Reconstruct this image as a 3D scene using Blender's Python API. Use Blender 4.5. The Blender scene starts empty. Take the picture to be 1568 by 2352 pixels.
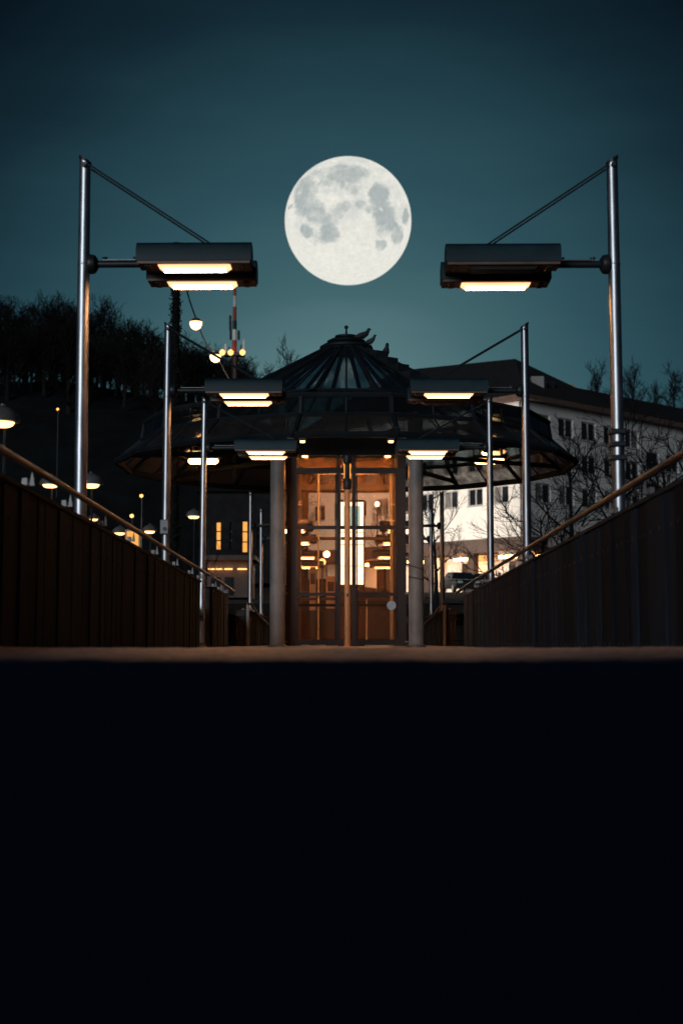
import bpy, bmesh, math, random
from mathutils import Vector, Matrix
R = math.radians
scene = bpy.context.scene
C = scene.collection

# ------------------------------------------------------------------ camera
CAM_H = 0.115
PITCH = R(5.21)
cam_d = bpy.data.cameras.new("camera")
cam = bpy.data.objects.new("camera", cam_d)
C.objects.link(cam)
cam.location = (0, 0, CAM_H)
cam.rotation_euler = (R(90) + PITCH, 0, 0)
cam_d.sensor_fit = 'VERTICAL'
cam_d.sensor_height = 36
cam_d.sensor_width = 24
cam_d.lens = 50
cam_d.shift_x = -11 / 2352
cam_d.clip_start = 0.02
cam_d.clip_end = 8000
cam_d.dof.use_dof = True
cam_d.dof.focus_distance = 25
cam_d.dof.aperture_fstop = 1.6
scene.camera = cam

# ------------------------------------------------------------------ sky (dusk glow ahead, navy elsewhere)
SUN_AZ = R(24)       # degrees to the left of straight behind the camera
SUN_EL = R(11)
world = bpy.data.worlds.new("World")
scene.world = world
world.use_nodes = True
nt = world.node_tree
nt.nodes.clear()
def N(nt, t, **kw):
    n = nt.nodes.new(t)
    for k, v in kw.items():
        setattr(n, k, v)
    return n
tc = N(nt, 'ShaderNodeTexCoord')
dot = N(nt, 'ShaderNodeVectorMath', operation='DOT_PRODUCT')
nrm = N(nt, 'ShaderNodeVectorMath', operation='NORMALIZE')
nt.links.new(tc.outputs['Generated'], nrm.inputs[0])
nt.links.new(nrm.outputs[0], dot.inputs[0])
ge = R(6.5)
dot.inputs[1].default_value = (0, math.cos(ge), math.sin(ge))
ac = N(nt, 'ShaderNodeMath', operation='ARCCOSINE')
nt.links.new(dot.outputs['Value'], ac.inputs[0])
nz = N(nt, 'ShaderNodeTexNoise')
nz.inputs['Scale'].default_value = 5
nz.inputs['Detail'].default_value = 5
mpn = N(nt, 'ShaderNodeMapping')
mpn.inputs['Scale'].default_value = (1, 1, 5)
nt.links.new(nrm.outputs[0], mpn.inputs[0])
nt.links.new(mpn.outputs[0], nz.inputs['Vector'])
nadd = N(nt, 'ShaderNodeMath', operation='MULTIPLY_ADD')
nt.links.new(nz.outputs['Fac'], nadd.inputs[0])
nadd.inputs[1].default_value = 0.045
nt.links.new(ac.outputs[0], nadd.inputs[2])
div = N(nt, 'ShaderNodeMath', operation='MULTIPLY_ADD')
nt.links.new(nadd.outputs[0], div.inputs[0])
div.inputs[1].default_value = 1 / R(40)
div.inputs[2].default_value = -0.0225 / R(40)
ramp = N(nt, 'ShaderNodeValToRGB')
nt.links.new(div.outputs[0], ramp.inputs[0])
stops = [(0.0, (.105, .212, .228)), (5.0, (.094, .192, .208)), (7.5, (.056, .132, .150)),
         (11.5, (.0265, .079, .101)), (15, (.0150, .0490, .0660)), (18.5, (.0056, .0200, .0305)),
         (22.5, (.0019, .0065, .0123)), (40, (.0015, .0048, .0120))]
el = ramp.color_ramp.elements
el[0].position, el[0].color = 0, (*stops[0][1], 1)
el[1].position, el[1].color = 1, (*stops[-1][1], 1)
for a, c in stops[1:-1]:
    e = el.new(a / 40)
    e.color = (*c, 1)
sky = N(nt, 'ShaderNodeTexSky', sky_type='NISHITA')
sky.sun_disc = False
sky.sun_elevation = SUN_EL
sky.sun_rotation = R(180) + SUN_AZ
bg1 = N(nt, 'ShaderNodeBackground')
bg2 = N(nt, 'ShaderNodeBackground')
bg2.inputs['Strength'].default_value = 0.0006
nt.links.new(ramp.outputs[0], bg1.inputs['Color'])
nt.links.new(sky.outputs[0], bg2.inputs['Color'])
adds = N(nt, 'ShaderNodeAddShader')
nt.links.new(bg1.outputs[0], adds.inputs[0])
nt.links.new(bg2.outputs[0], adds.inputs[1])
wout = N(nt, 'ShaderNodeOutputWorld')
nt.links.new(adds.outputs[0], wout.inputs['Surface'])

# ------------------------------------------------------------------ last twilight from behind left: one weak soft sun
sd = bpy.data.lights.new("sun", 'SUN')
sd.energy = 1.05
sd.angle = R(24)
sd.color = (0.82, 0.92, 1.0)
sun = bpy.data.objects.new("sun", sd)
C.objects.link(sun)
sv = Vector((-math.sin(SUN_AZ) * math.cos(SUN_EL), -math.cos(SUN_AZ) * math.cos(SUN_EL), math.sin(SUN_EL)))
sun.rotation_euler = sv.to_track_quat('Z', 'Y').to_euler()
sun.location = (-30, -60, 20)

scene.view_settings.view_transform = 'Standard'
scene.view_settings.look = 'None'
scene.view_settings.exposure = 0
scene.view_settings.gamma = 1
scene.cycles.use_denoising = True
scene.cycles.max_bounces = 6
scene.cycles.diffuse_bounces = 3
scene.cycles.glossy_bounces = 4
scene.cycles.transparent_max_bounces = 24
scene.cycles.sample_clamp_indirect = 4
scene.cycles.caustics_reflective = False
scene.cycles.caustics_refractive = False

# ------------------------------------------------------------------ layout helper: photo proportions at a chosen real distance
FPX = 3267.0
def at(u, v, Y):
    cx = (u - 795) / FPX
    cy = (1176 - v) / FPX
    dy = math.cos(PITCH) - cy * math.sin(PITCH)
    dz = math.sin(PITCH) + cy * math.cos(PITCH)
    t = Y / dy
    return Vector((cx * t, Y, CAM_H + dz * t))

# ------------------------------------------------------------------ mesh helpers
class MB:
    def __init__(self):
        self.v, self.f, self.m = [], [], []
    def add(self, verts, faces, mi=0):
        o = len(self.v)
        self.v += [tuple(p) for p in verts]
        self.f += [tuple(i + o for i in f) for f in faces]
        self.m += [mi] * len(faces)
        return self
    def box(self, x0, x1, y0, y1, z0, z1, mi=0, b=0.0):
        if b <= 0:
            vs = [(x, y, z) for z in (z0, z1) for y in (y0, y1) for x in (x0, x1)]
            self.add(vs, [(0, 2, 3, 1), (4, 5, 7, 6), (0, 1, 5, 4), (2, 6, 7, 3), (0, 4, 6, 2), (1, 3, 7, 5)], mi)
        else:
            bm = bmesh.new()
            bmesh.ops.create_cube(bm, size=1)
            for q in bm.verts:
                q.co = Vector(((x0 + x1) / 2 + q.co.x * (x1 - x0), (y0 + y1) / 2 + q.co.y * (y1 - y0), (z0 + z1) / 2 + q.co.z * (z1 - z0)))
            bmesh.ops.bevel(bm, geom=bm.edges[:], offset=b, segments=2, affect='EDGES', profile=0.5)
            bm.verts.index_update()
            self.add([q.co[:] for q in bm.verts], [[q.index for q in f.verts] for f in bm.faces], mi)
            bm.free()
        return self
    def tube(self, pts, rad, n=10, mi=0, cap=True):
        pts = [Vector(p) for p in pts]
        if not hasattr(rad, '__len__'):
            rad = [rad] * len(pts)
        o = len(self.v)
        up = None
        for i, p in enumerate(pts):
            d = (pts[min(i + 1, len(pts) - 1)] - pts[max(i - 1, 0)])
            if d.length < 1e-9:
                d = Vector((0, 0, 1))
            d.normalize()
            if up is None:
                up = Vector((1, 0, 0)) if abs(d.x) < .9 else Vector((0, 1, 0))
            a = (up - d * up.dot(d))
            if a.length < 1e-6:
                a = d.orthogonal()
            a.normalize()
            b = d.cross(a)
            up = a
            for k in range(n):
                t = 2 * math.pi * k / n
                self.v.append(tuple(p + (a * math.cos(t) + b * math.sin(t)) * rad[i]))
        for i in range(len(pts) - 1):
            for k in range(n):
                k2 = (k + 1) % n
                self.f.append((o + i * n + k, o + i * n + k2, o + (i + 1) * n + k2, o + (i + 1) * n + k))
                self.m.append(mi)
        if cap:
            self.f.append(tuple(o + k for k in range(n))[::-1])
            self.f.append(tuple(o + (len(pts) - 1) * n + k for k in range(n)))
            self.m += [mi, mi]
        return self
    def lathe(self, prof, n=20, c=(0, 0, 0), mi=0):
        o = len(self.v)
        for r, z in prof:
            for k in range(n):
                t = 2 * math.pi * k / n
                self.v.append((c[0] + r * math.cos(t), c[1] + r * math.sin(t), c[2] + z))
        for i in range(len(prof) - 1):
            for k in range(n):
                k2 = (k + 1) % n
                self.f.append((o + i * n + k, o + i * n + k2, o + (i + 1) * n + k2, o + (i + 1) * n + k))
                self.m.append(mi)
        self.f.append(tuple(o + k for k in range(n))[::-1])
        self.f.append(tuple(o + (len(prof) - 1) * n + k for k in range(n)))
        self.m += [mi, mi]
        return self
    def prism_x(self, prof, x0, x1, mi=0, inset=0.0):
        """profile of (y, z), extruded along x"""
        n = len(prof)
        vs = [(x0, y, z) for y, z in prof] + [(x1, y, z) for y, z in prof]
        fs = [(k, (k + 1) % n, n + (k + 1) % n, n + k) for k in range(n)]
        fs += [tuple(range(n))[::-1], tuple(range(n, 2 * n))]
        return self.add(vs, fs, mi)
    def mesh(self, name, mats, smooth=None):
        me = bpy.data.meshes.new(name)
        me.from_pydata(self.v, [], self.f)
        for m in (mats if isinstance(mats, (list, tuple)) else [mats]):
            me.materials.append(m)
        if any(self.m):
            me.polygons.foreach_set('material_index', self.m)
        bm = bmesh.new()
        bm.from_mesh(me)
        bmesh.ops.recalc_face_normals(bm, faces=bm.faces)
        bm.to_mesh(me)
        bm.free()
        if smooth is not None:
            me.shade_smooth()
            me.set_sharp_from_angle(angle=R(smooth))
        me.update()
        return me
    def obj(self, name, mats, parent=None, smooth=None):
        o = bpy.data.objects.new(name, self.mesh(name, mats, smooth))
        C.objects.link(o)
        if parent:
            o.parent = parent
        return o

def tag(o, label=None, cat=None, group=None, kind=None):
    if label: o['label'] = label
    if cat: o['category'] = cat
    if group: o['group'] = group
    if kind: o['kind'] = kind
    return o
def thing(name, label, cat, loc=(0, 0, 0), rz=0, group=None):
    o = bpy.data.objects.new(name, None)
    o.empty_display_size = .2
    C.objects.link(o)
    o.location = loc
    o.rotation_euler = (0, 0, rz)
    return tag(o, label, cat, group)
def copy_tree(o, parent=None):
    c = o.copy()
    C.objects.link(c)
    c.parent = parent
    for ch in list(o.children):
        copy_tree(ch, c)
    return c
def inst(name, me, parent=None, loc=(0, 0, 0), rot=(0, 0, 0), sc=(1, 1, 1)):
    o = bpy.data.objects.new(name, me)
    C.objects.link(o)
    o.location, o.rotation_euler, o.scale = loc, rot, sc
    if parent: o.parent = parent
    return o

# ------------------------------------------------------------------ materials
MATS = {}
def mat(name, col, rough=.6, metal=0.0, spec=.5, var=.25, scale=4.0, stretch=(1, 1, 1), bump=0.0, col2=None, detail=6, coords='Object', rvar=.1):
    m = bpy.data.materials.new(name)
    m.use_nodes = True
    t = m.node_tree
    b = t.nodes['Principled BSDF']
    tcn = N(t, 'ShaderNodeTexCoord')
    mp = N(t, 'ShaderNodeMapping')
    mp.inputs['Scale'].default_value = stretch
    t.links.new(tcn.outputs[coords], mp.inputs[0])
    n = N(t, 'ShaderNodeTexNoise')
    n.inputs['Scale'].default_value = scale
    n.inputs['Detail'].default_value = detail
    n.inputs['Roughness'].default_value = .62
    t.links.new(mp.outputs[0], n.inputs['Vector'])
    r = N(t, 'ShaderNodeValToRGB')
    r.color_ramp.elements[0].position = .3
    r.color_ramp.elements[1].position = .7
    lo = tuple(c * (1 - var) for c in col)
    hi = col2 or tuple(min(1, c * (1 + var)) for c in col)
    r.color_ramp.elements[0].color = (*lo, 1)
    r.color_ramp.elements[1].color = (*hi, 1)
    t.links.new(n.outputs['Fac'], r.inputs[0])
    oi = N(t, 'ShaderNodeObjectInfo')
    hs = N(t, 'ShaderNodeHueSaturation')
    mr = N(t, 'ShaderNodeMapRange')
    mr.inputs['To Min'].default_value = 1 - var * .7
    mr.inputs['To Max'].default_value = 1 + var * .7
    t.links.new(oi.outputs['Random'], mr.inputs[0])
    t.links.new(mr.outputs[0], hs.inputs['Value'])
    t.links.new(r.outputs[0], hs.inputs['Color'])
    t.links.new(hs.outputs[0], b.inputs['Base Color'])
    rr = N(t, 'ShaderNodeMapRange')
    rr.inputs['To Min'].default_value = max(.03, rough - rvar)
    rr.inputs['To Max'].default_value = min(1, rough + rvar)
    t.links.new(n.outputs['Fac'], rr.inputs[0])
    t.links.new(rr.outputs[0], b.inputs['Roughness'])
    b.inputs['Metallic'].default_value = metal
    b.inputs['Specular IOR Level'].default_value = spec
    if bump:
        bp = N(t, 'ShaderNodeBump')
        bp.inputs['Strength'].default_value = bump
        bp.inputs['Distance'].default_value = .02
        t.links.new(n.outputs['Fac'], bp.inputs['Height'])
        t.links.new(bp.outputs[0], b.inputs['Normal'])
    MATS[name] = m
    return m
def emit(name, col, strength):
    m = bpy.data.materials.new(name)
    m.use_nodes = True
    t = m.node_tree
    t.nodes.clear()
    tcn = N(t, 'ShaderNodeTexCoord')
    n = N(t, 'ShaderNodeTexNoise')
    n.inputs['Scale'].default_value = 3
    t.links.new(tcn.outputs['Object'], n.inputs['Vector'])
    mr = N(t, 'ShaderNodeMapRange')
    mr.inputs['To Min'].default_value = strength * .85
    mr.inputs['To Max'].default_value = strength * 1.15
    t.links.new(n.outputs['Fac'], mr.inputs[0])
    e = N(t, 'ShaderNodeEmission')
    e.inputs['Color'].default_value = (*col, 1)
    t.links.new(mr.outputs[0], e.inputs['Strength'])
    o = N(t, 'ShaderNodeOutputMaterial')
    t.links.new(e.outputs[0], o.inputs[0])
    MATS[name] = m
    return m
def glass(name, tint=(.85, .9, .9), clear=.9, dirt=(.05, .05, .05), ior=1.45, rough=.02, nscale=3.0):
    m = bpy.data.materials.new(name)
    m.use_nodes = True
    t = m.node_tree
    t.nodes.clear()
    tr = N(t, 'ShaderNodeBsdfTransparent')
    tr.inputs[0].default_value = (*tint, 1)
    df = N(t, 'ShaderNodeBsdfDiffuse')
    df.inputs[0].default_value = (*dirt, 1)
    tl = N(t, 'ShaderNodeBsdfTranslucent')
    tl.inputs[0].default_value = (*[min(1, d * 1.5) for d in dirt], 1)
    md = N(t, 'ShaderNodeMixShader')
    md.inputs[0].default_value = .4
    t.links.new(df.outputs[0], md.inputs[1])
    t.links.new(tl.outputs[0], md.inputs[2])
    tcn = N(t, 'ShaderNodeTexCoord')
    n = N(t, 'ShaderNodeTexNoise')
    n.inputs['Scale'].default_value = nscale
    n.inputs['Detail'].default_value = 7
    n.inputs['Roughness'].default_value = .65
    t.links.new(tcn.outputs['Object'], n.inputs['Vector'])
    mr = N(t, 'ShaderNodeMapRange')
    mr.inputs['From Min'].default_value = .3
    mr.inputs['From Max'].default_value = .7
    mr.inputs['To Min'].default_value = min(1, (1 - clear) * 1.7)
    mr.inputs['To Max'].default_value = (1 - clear) * .4
    t.links.new(n.outputs['Fac'], mr.inputs[0])
    mx = N(t, 'ShaderNodeMixShader')
    t.links.new(mr.outputs[0], mx.inputs[0])
    t.links.new(tr.outputs[0], mx.inputs[1])
    t.links.new(md.outputs[0], mx.inputs[2])
    gl = N(t, 'ShaderNodeBsdfGlossy')
    gl.inputs['Roughness'].default_value = rough
    lw = N(t, 'ShaderNodeLayerWeight')
    lw.inputs[0].default_value = .5
    pw = N(t, 'ShaderNodeMath', operation='POWER')
    t.links.new(lw.outputs['Facing'], pw.inputs[0])
    pw.inputs[1].default_value = 5
    fr = N(t, 'ShaderNodeMath', operation='MULTIPLY_ADD')
    t.links.new(pw.outputs[0], fr.inputs[0])
    fr.inputs[1].default_value = .93
    fr.inputs[2].default_value = ((ior - 1) / (ior + 1)) ** 2
    m2 = N(t, 'ShaderNodeMixShader')
    t.links.new(fr.outputs[0], m2.inputs[0])
    t.links.new(mx.outputs[0], m2.inputs[1])
    t.links.new(gl.outputs[0], m2.inputs[2])
    o = N(t, 'ShaderNodeOutputMaterial')
    t.links.new(m2.outputs[0], o.inputs[0])
    MATS[name] = m
    return m

WARM = (1.0, .43, .16)
asphalt = mat('asphalt', (.011, .019, .040), rough=.95, spec=.0, var=.15, scale=30, bump=.3, detail=10)
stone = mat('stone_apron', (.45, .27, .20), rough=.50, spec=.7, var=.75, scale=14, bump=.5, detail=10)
def lamp_fade(m, y0, y1, dark):  # paints the lit band's fade into darkness as a noisy stone-to-asphalt blend
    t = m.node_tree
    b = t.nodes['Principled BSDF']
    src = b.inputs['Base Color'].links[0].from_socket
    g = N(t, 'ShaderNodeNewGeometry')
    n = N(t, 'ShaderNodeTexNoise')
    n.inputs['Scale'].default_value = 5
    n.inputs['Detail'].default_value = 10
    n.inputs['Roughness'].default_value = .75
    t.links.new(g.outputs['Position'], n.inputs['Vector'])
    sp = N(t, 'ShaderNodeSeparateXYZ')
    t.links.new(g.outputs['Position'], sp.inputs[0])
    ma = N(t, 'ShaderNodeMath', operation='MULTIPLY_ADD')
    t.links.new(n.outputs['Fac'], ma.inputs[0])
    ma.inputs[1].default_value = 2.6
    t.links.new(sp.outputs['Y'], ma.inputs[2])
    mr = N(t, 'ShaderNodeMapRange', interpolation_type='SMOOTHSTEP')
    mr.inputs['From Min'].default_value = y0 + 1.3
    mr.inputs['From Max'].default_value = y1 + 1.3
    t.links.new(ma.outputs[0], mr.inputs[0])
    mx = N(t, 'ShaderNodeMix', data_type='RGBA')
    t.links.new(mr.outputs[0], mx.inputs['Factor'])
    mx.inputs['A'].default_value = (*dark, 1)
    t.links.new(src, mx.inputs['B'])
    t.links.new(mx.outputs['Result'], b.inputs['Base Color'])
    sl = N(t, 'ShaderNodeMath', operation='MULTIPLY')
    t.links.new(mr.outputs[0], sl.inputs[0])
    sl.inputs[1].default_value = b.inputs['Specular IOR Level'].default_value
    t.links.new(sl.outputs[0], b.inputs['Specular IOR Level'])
lamp_fade(stone, 6.9, 10.4, (.011, .019, .040))
paving = mat('paving', (.22, .20, .19), rough=.6, spec=.4, var=.35, scale=6, bump=.2)
earth = mat('dark_earth', (.007, .009, .010), rough=1, spec=.05, var=.4, scale=.4, bump=.3)
board_m = mat('weathered_board', (.008, .0135, .021), rough=.8, spec=.07, var=.65, scale=3.0, stretch=(9, 9, .35), bump=.35, detail=9)
core_m = mat('dark_concrete', (.045, .043, .042), rough=.9, spec=.2, var=.35, scale=3, bump=.2)
bolt_m = mat('dark_bolt', (.02, .02, .02), rough=.5, metal=.6, var=.2)
steel = mat('brushed_steel', (.42, .43, .45), rough=.40, metal=1.0, var=.4, scale=6, stretch=(3, 3, .4), rvar=.09)
rail_m = mat('rail_steel', (.034, .029, .027), rough=.38, metal=1.0, var=.3, scale=5)
darkmetal = mat('dark_metal', (.022, .026, .030), rough=.45, metal=.3, var=.3, scale=5)
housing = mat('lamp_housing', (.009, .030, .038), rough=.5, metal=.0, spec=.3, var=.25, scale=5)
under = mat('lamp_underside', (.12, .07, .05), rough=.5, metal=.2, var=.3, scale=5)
tube_on = emit('tube_light', WARM, 40)
tube_rim = emit('tube_rim', (1.0, .50, .24), 1.9)
tube_off = mat('tube_unlit', (.05, .045, .045), rough=.25, var=.2, scale=4)
galv = mat('galvanised', (.17, .17, .175), rough=.45, metal=.6, var=.3, scale=8)
frame_m = mat('brown_frame', (.024, .013, .009), rough=.45, metal=.0, spec=.35, var=.3, scale=4)
column_m = mat('column_paint', (.17, .17, .168), rough=.55, var=.22, scale=3, bump=.05)
rib_m = mat('roof_rib', (.011, .014, .017), rough=.6, metal=.0, spec=.25, var=.3, scale=3)
roof_glass = glass('roof_glass', tint=(.74, .83, .86), clear=.76, dirt=(.020, .024, .026), rough=.10, nscale=1.6)
dark_roof_glass = glass('dark_roof_glass', tint=(.52, .60, .62), clear=.52, dirt=(.016, .019, .021), rough=.10, nscale=1.6)  # darker, less clear glass for the two middle roof tiers
eaves_glass = glass('eaves_glass', tint=(.66, .66, .65), clear=.58, dirt=(.07, .06, .055), rough=.12, nscale=3.5)
pane_m = glass('door_glass', tint=(.985, .88, .79), clear=.95, dirt=(.34, .20, .13), rough=.02, nscale=2.2)  # amber glow of the entrance put into the dirt colour
win_glass = mat('window_dark', (.018, .022, .026), rough=.08, spec=.8, var=.5, scale=.6, rvar=.03)
curtain = mat('window_curtain', (.16, .15, .14), rough=.7, var=.4, scale=2, stretch=(6, 6, .4))
win_frame = mat('window_frame', (.42, .40, .38), rough=.6, var=.15)
stucco = mat('stucco', (.74, .70, .65), rough=.9, spec=.15, var=.10, scale=.8, bump=.05)
stucco_dim = mat('stucco_grey', (.30, .28, .26), rough=.9, spec=.15, var=.2, scale=.8)
roof_m = mat('roof_tile', (.022, .020, .021), rough=.85, spec=.1, var=.4, scale=3, stretch=(1, 1, 4))
brownfascia = mat('brown_fascia', (.10, .06, .045), rough=.7, var=.3, scale=2)
bark = mat('bark', (.012, .011, .011), rough=.95, spec=.08, var=.4, scale=5)
ivy = mat('ivy', (.016, .018, .014), rough=.95, spec=.08, var=.5, scale=5)
redp = mat('red_paint', (.25, .035, .02), rough=.6, var=.25)
whitep = mat('white_paint', (.6, .6, .58), rough=.6, var=.2)
lampwarm = emit('street_lamp_glow', (1, .52, .20), 4)
lampbulb = emit('bulb_glow', (1, .58, .26), 5)
farlight = emit('far_lamp_glow', (1, .45, .13), 3)
litwin = emit('lit_window', (1, .42, .09), 1.15)
litroom = emit('lit_room_lamp', (1, .44, .13), 60)
screen_w = emit('sign_white', (1.0, .88, .74), 4.6)
screen_t = emit('sign_teal', (.26, .62, .74), 1.8)
darkrender = mat('dark_render', (.020, .018, .018), rough=.9, spec=.1, var=.4, scale=1.5)
spot_m = emit('spot_glow', (1, .42, .10), 14)
ceil_fill_m = emit('ceiling_fill_glow', (1, .40, .11), 95)  # for the added fill panel in the pavilion ceiling
post_lit = mat('post_lit_colour', (.78, .38, .15), rough=.45, var=.25, scale=3, stretch=(1, 1, .3))  # pale post with warm lamp light put into its colour
canopy_tube = emit('canopy_tube', (1, .45, .15), 26)
domem = mat('lamp_dome', (.10, .095, .095), rough=.5, var=.2)
carpaint = mat('car_paint', (.025, .028, .033), rough=.2, spec=.7, var=.2)
tyre = mat('tyre', (.02, .02, .02), rough=.9, var=.2)
feather = mat('feather', (.03, .032, .036), rough=.8, var=.4, scale=20)
sticker_m = mat('sticker', (.40, .50, .60), rough=.5, var=.3, scale=14)
machine_m = mat('machine_paint', (.55, .36, .20), rough=.5, var=.2, scale=3)

# ================================================================== SETTING
# ---- ground
def grid(name, xs, ys, hf, m, kind='structure', smooth=True):
    vs = [(x, y, hf(x, y)) for y in ys for x in xs]
    nx = len(xs)
    fs = [(j * nx + i, j * nx + i + 1, (j + 1) * nx + i + 1, (j + 1) * nx + i) for j in range(len(ys) - 1) for i in range(nx - 1)]
    o = MB().add(vs, fs).obj(name, m, None, 60 if smooth else None)
    o['kind'] = kind
    return o
def lin(a, b, n): return [a + (b - a) * i / (n - 1) for i in range(n)]
def interp(x, tab):
    if x <= tab[0][0]: return tab[0][1]
    for (a, p), (b, q) in zip(tab, tab[1:]):
        if x <= b: return p + (q - p) * (x - a) / (b - a)
    return tab[-1][1]
rng = random.Random(5)
grid('ground', lin(-900, 900, 3), lin(-300, 1500, 3), lambda x, y: -.06, earth)
prof = [(-40, -.004), (3, -.004), (4.7, .000), (5, -.01)]
grid('road', lin(-30, 30, 41), [-40, -10, -2, 0, 1, 2, 3, 4, 4.7, 5], lambda x, y: interp(y, prof), asphalt)
aprof = [(4.6, -.004), (4.8, .0035), (6.0, .010), (7.5, .0245), (8.0, .034), (8.5, .052), (9.0, .069), (9.5, .076), (10.0, .074), (10.8, .04), (11.5, .004), (12.2, -.02)]
def ap(x, y):
    return interp(y, aprof) + rng.uniform(-.0045, .0045) * (1 if y > 7 else .3) + (.005 * math.sin(x * 1.7 + y) * math.sin(x * .6) if 7.8 < y < 11 else 0)
grid('pavement', lin(-9, 9, 300), lin(4.6, 12.2, 48), ap, stone)
grid('path', [-2.9, 0, 2.9], [10.5, 45, 79], lambda x, y: 0, paving)

# ---- raised ground beside the sunken walk, rising to the wooded hill
def base(y):
    return interp(y, [(0, .8), (60, .8), (95, 3.4), (108, 3.5), (125, 4.6)])
ridge_tab = [(-60, 37), (-46, 35), (-27, 33.5), (-20, 32), (-11, 29), (0, 27), (20, 27), (33, 30.5), (45, 30), (90, 26)]
def hz(x, y):
    t = min(1, max(0, (y - 122) / 68))
    t = t * t * (3 - 2 * t)
    return base(y) + t * (interp(x, ridge_tab) - 4.6) + (math.sin(x * .31 + y * .17) * .5 if y > 120 else 0)
ysl = [7, 20, 35, 60, 66, 72, 80, 88, 95, 110, 122, 130, 138, 146, 154, 162, 170, 178, 186, 192, 200, 230, 400]
o = grid('terrain', [-160, -120, -90, -70, -55, -46, -38, -30, -24, -18, -12, -6, -2.85], ysl, hz, earth)
grid('terrain', [2.85, 6, 12, 18, 24, 30, 38, 46, 55, 70, 90, 120, 160], ysl, hz, earth)
grid('terrain', [-2.85, 0, 2.85], [80, 88, 95, 110, 122, 130, 138, 146, 154, 162, 170, 178, 186, 192, 200, 230, 400], hz, earth)

# ---- walls of the sunken walk: boards on a concrete core
def wall_top(y): return interp(y, [(7, 1.335), (11, 1.315), (31, 1.08), (37, .90), (60, .85)])
bmb = MB()
bmb.box(0, .045, -.5, .5, 0, 1, b=0)
for zz in (.085, .80):
    bmb.box(-.006, .001, -.07, -.01, zz - .012, zz + .012, 1)
board_me = bmb.mesh('board', [board_m, bolt_m])
def wall(side, y0, y1, label, seed):
    rg = random.Random(seed)
    xi = 2.55
    w = thing('retaining_wall', label, 'wall', (0, 0, 0))
    n = max(2, int((y1 - y0) / 2))
    mb = MB()
    ys = lin(y0, y1, n)
    for a, b in zip(ys, ys[1:]):
        za, zb = wall_top(a), wall_top(b)
        x0, x1 = side * (xi + .05), side * (xi + .30)
        vs = [(x0, a, -.05), (x1, a, -.05), (x0, b, -.05), (x1, b, -.05), (x0, a, za), (x1, a, za), (x0, b, zb), (x1, b, zb)]
        mb.add(vs, [(0, 2, 3, 1), (4, 5, 7, 6), (0, 1, 5, 4), (2, 6, 7, 3), (0, 4, 6, 2), (1, 3, 7, 5)])
    mb.obj('wall_core', core_m, w)
    mb = MB()
    for a, b in zip(ys, ys[1:]):
        za, zb = wall_top(a) + .003, wall_top(b) + .003
        x0, x1 = side * (xi - .012), side * (xi + .33)
        vs = [(x0, a, za), (x1, a, za), (x0, b, zb), (x1, b, zb), (x0, a, za + .035), (x1, a, za + .035), (x0, b, zb + .035), (x1, b, zb + .035)]
        mb.add(vs, [(0, 2, 3, 1), (4, 5, 7, 6), (0, 1, 5, 4), (2, 6, 7, 3), (0, 4, 6, 2), (1, 3, 7, 5)])
    mb.obj('coping', roof_m, w)
    y = y0
    while y < y1 - .1:
        wd = min(rg.choice((.20, .26, .30, .36)), y1 - y)
        top = wall_top(y + wd) - rg.uniform(.0, .012)
        off = rg.uniform(-.014, .010)
        inst('board', board_me, w, (side * (xi + off), y + wd / 2, -.02), (0, 0, 0 if side > 0 else math.pi), (1, wd - .014, top + .02))
        y += wd
    return w
wall(-1, 7, 25.0, 'long board-clad wall on the left sloping down towards the pavilion', 1)
wall(-1, 27.15, 30.9, 'short board-clad wall stub on the left, past the slit with the lamp pole', 2)
wall(1, 7, 30.9, 'long board-clad wall on the right sloping down towards the pavilion', 3)
wall(-1, 37.0, 62, 'low wall left of the pavilion behind the barred gate', 4)
wall(1, 37.0, 62, 'low wall right of the pavilion behind the barred gate', 5)
mb = MB().box(-9, 9, 79.2, 80.05, -.05, 2.42)
tag(mb.obj('retaining_wall', core_m), 'dark cross wall closing the walk far behind the pavilion', 'wall')

# ---- handrails with wedge brackets
def rail(side, pts, label, br, shift=0):
    r = thing('handrail', label, 'handrail', (0, 0, 0))
    P = [Vector((side * x, y, z)) for x, y, z in pts]
    MB().tube(P, .030, 12).obj('rail_tube', rail_m, r, 50)
    for (x, y, z) in br:
        zt = wall_top(y) + .038
        b = MB()
        b.box(side * (x + .16) - .11, side * (x + .16) + .11, y - .06, y + .06, zt, zt + .022)
        b.box(side * (x + .05) - .02, side * (x + .05) + .02, y - .05, y + .05, zt + .02, zt + .075)
        b.box(side * (x + .22) - .02, side * (x + .22) + .02, y - .05, y + .05, zt + .02, zt + .06)
        # wedge blade up to the rail
        h = z - zt - .03
        b.add([(side * (x + .02), y - .012, zt + .02), (side * (x - .02), y - .012, zt + .02), (side * (x - .002), y - .012, zt + h),
               (side * (x + .02), y + .012, zt + .02), (side * (x - .02), y + .012, zt + .02), (side * (x - .002), y + .012, zt + h)],
              [(0, 1, 2), (3, 5, 4), (0, 3, 4, 1), (1, 4, 5, 2), (2, 5, 3, 0)])
        b.obj('bracket', galv, r)
def rz_(y): return wall_top(y) + .205
railx = 2.53
rl = [(railx, y, rz_(y)) for y in lin(7, 26.3, 8)]
rail(-1, rl, 'sloping steel handrail on top of the long left wall', [(railx, y, rz_(y)) for y in (8.4, 9.9, 11.4, 13.0, 14.9, 16.9, 19, 21.3, 23.4, 24.8)])
rl2 = [(railx, 27.0, rz_(27) + .0), (railx, 28.3, rz_(28.3)), (railx, 32.2, rz_(31.0) - .04)]
rail(-1, rl2, 'short steel handrail over the left wall stub near the pavilion', [(railx, y, rz_(y)) for y in (27.6, 28.8, 30.3)])
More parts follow.
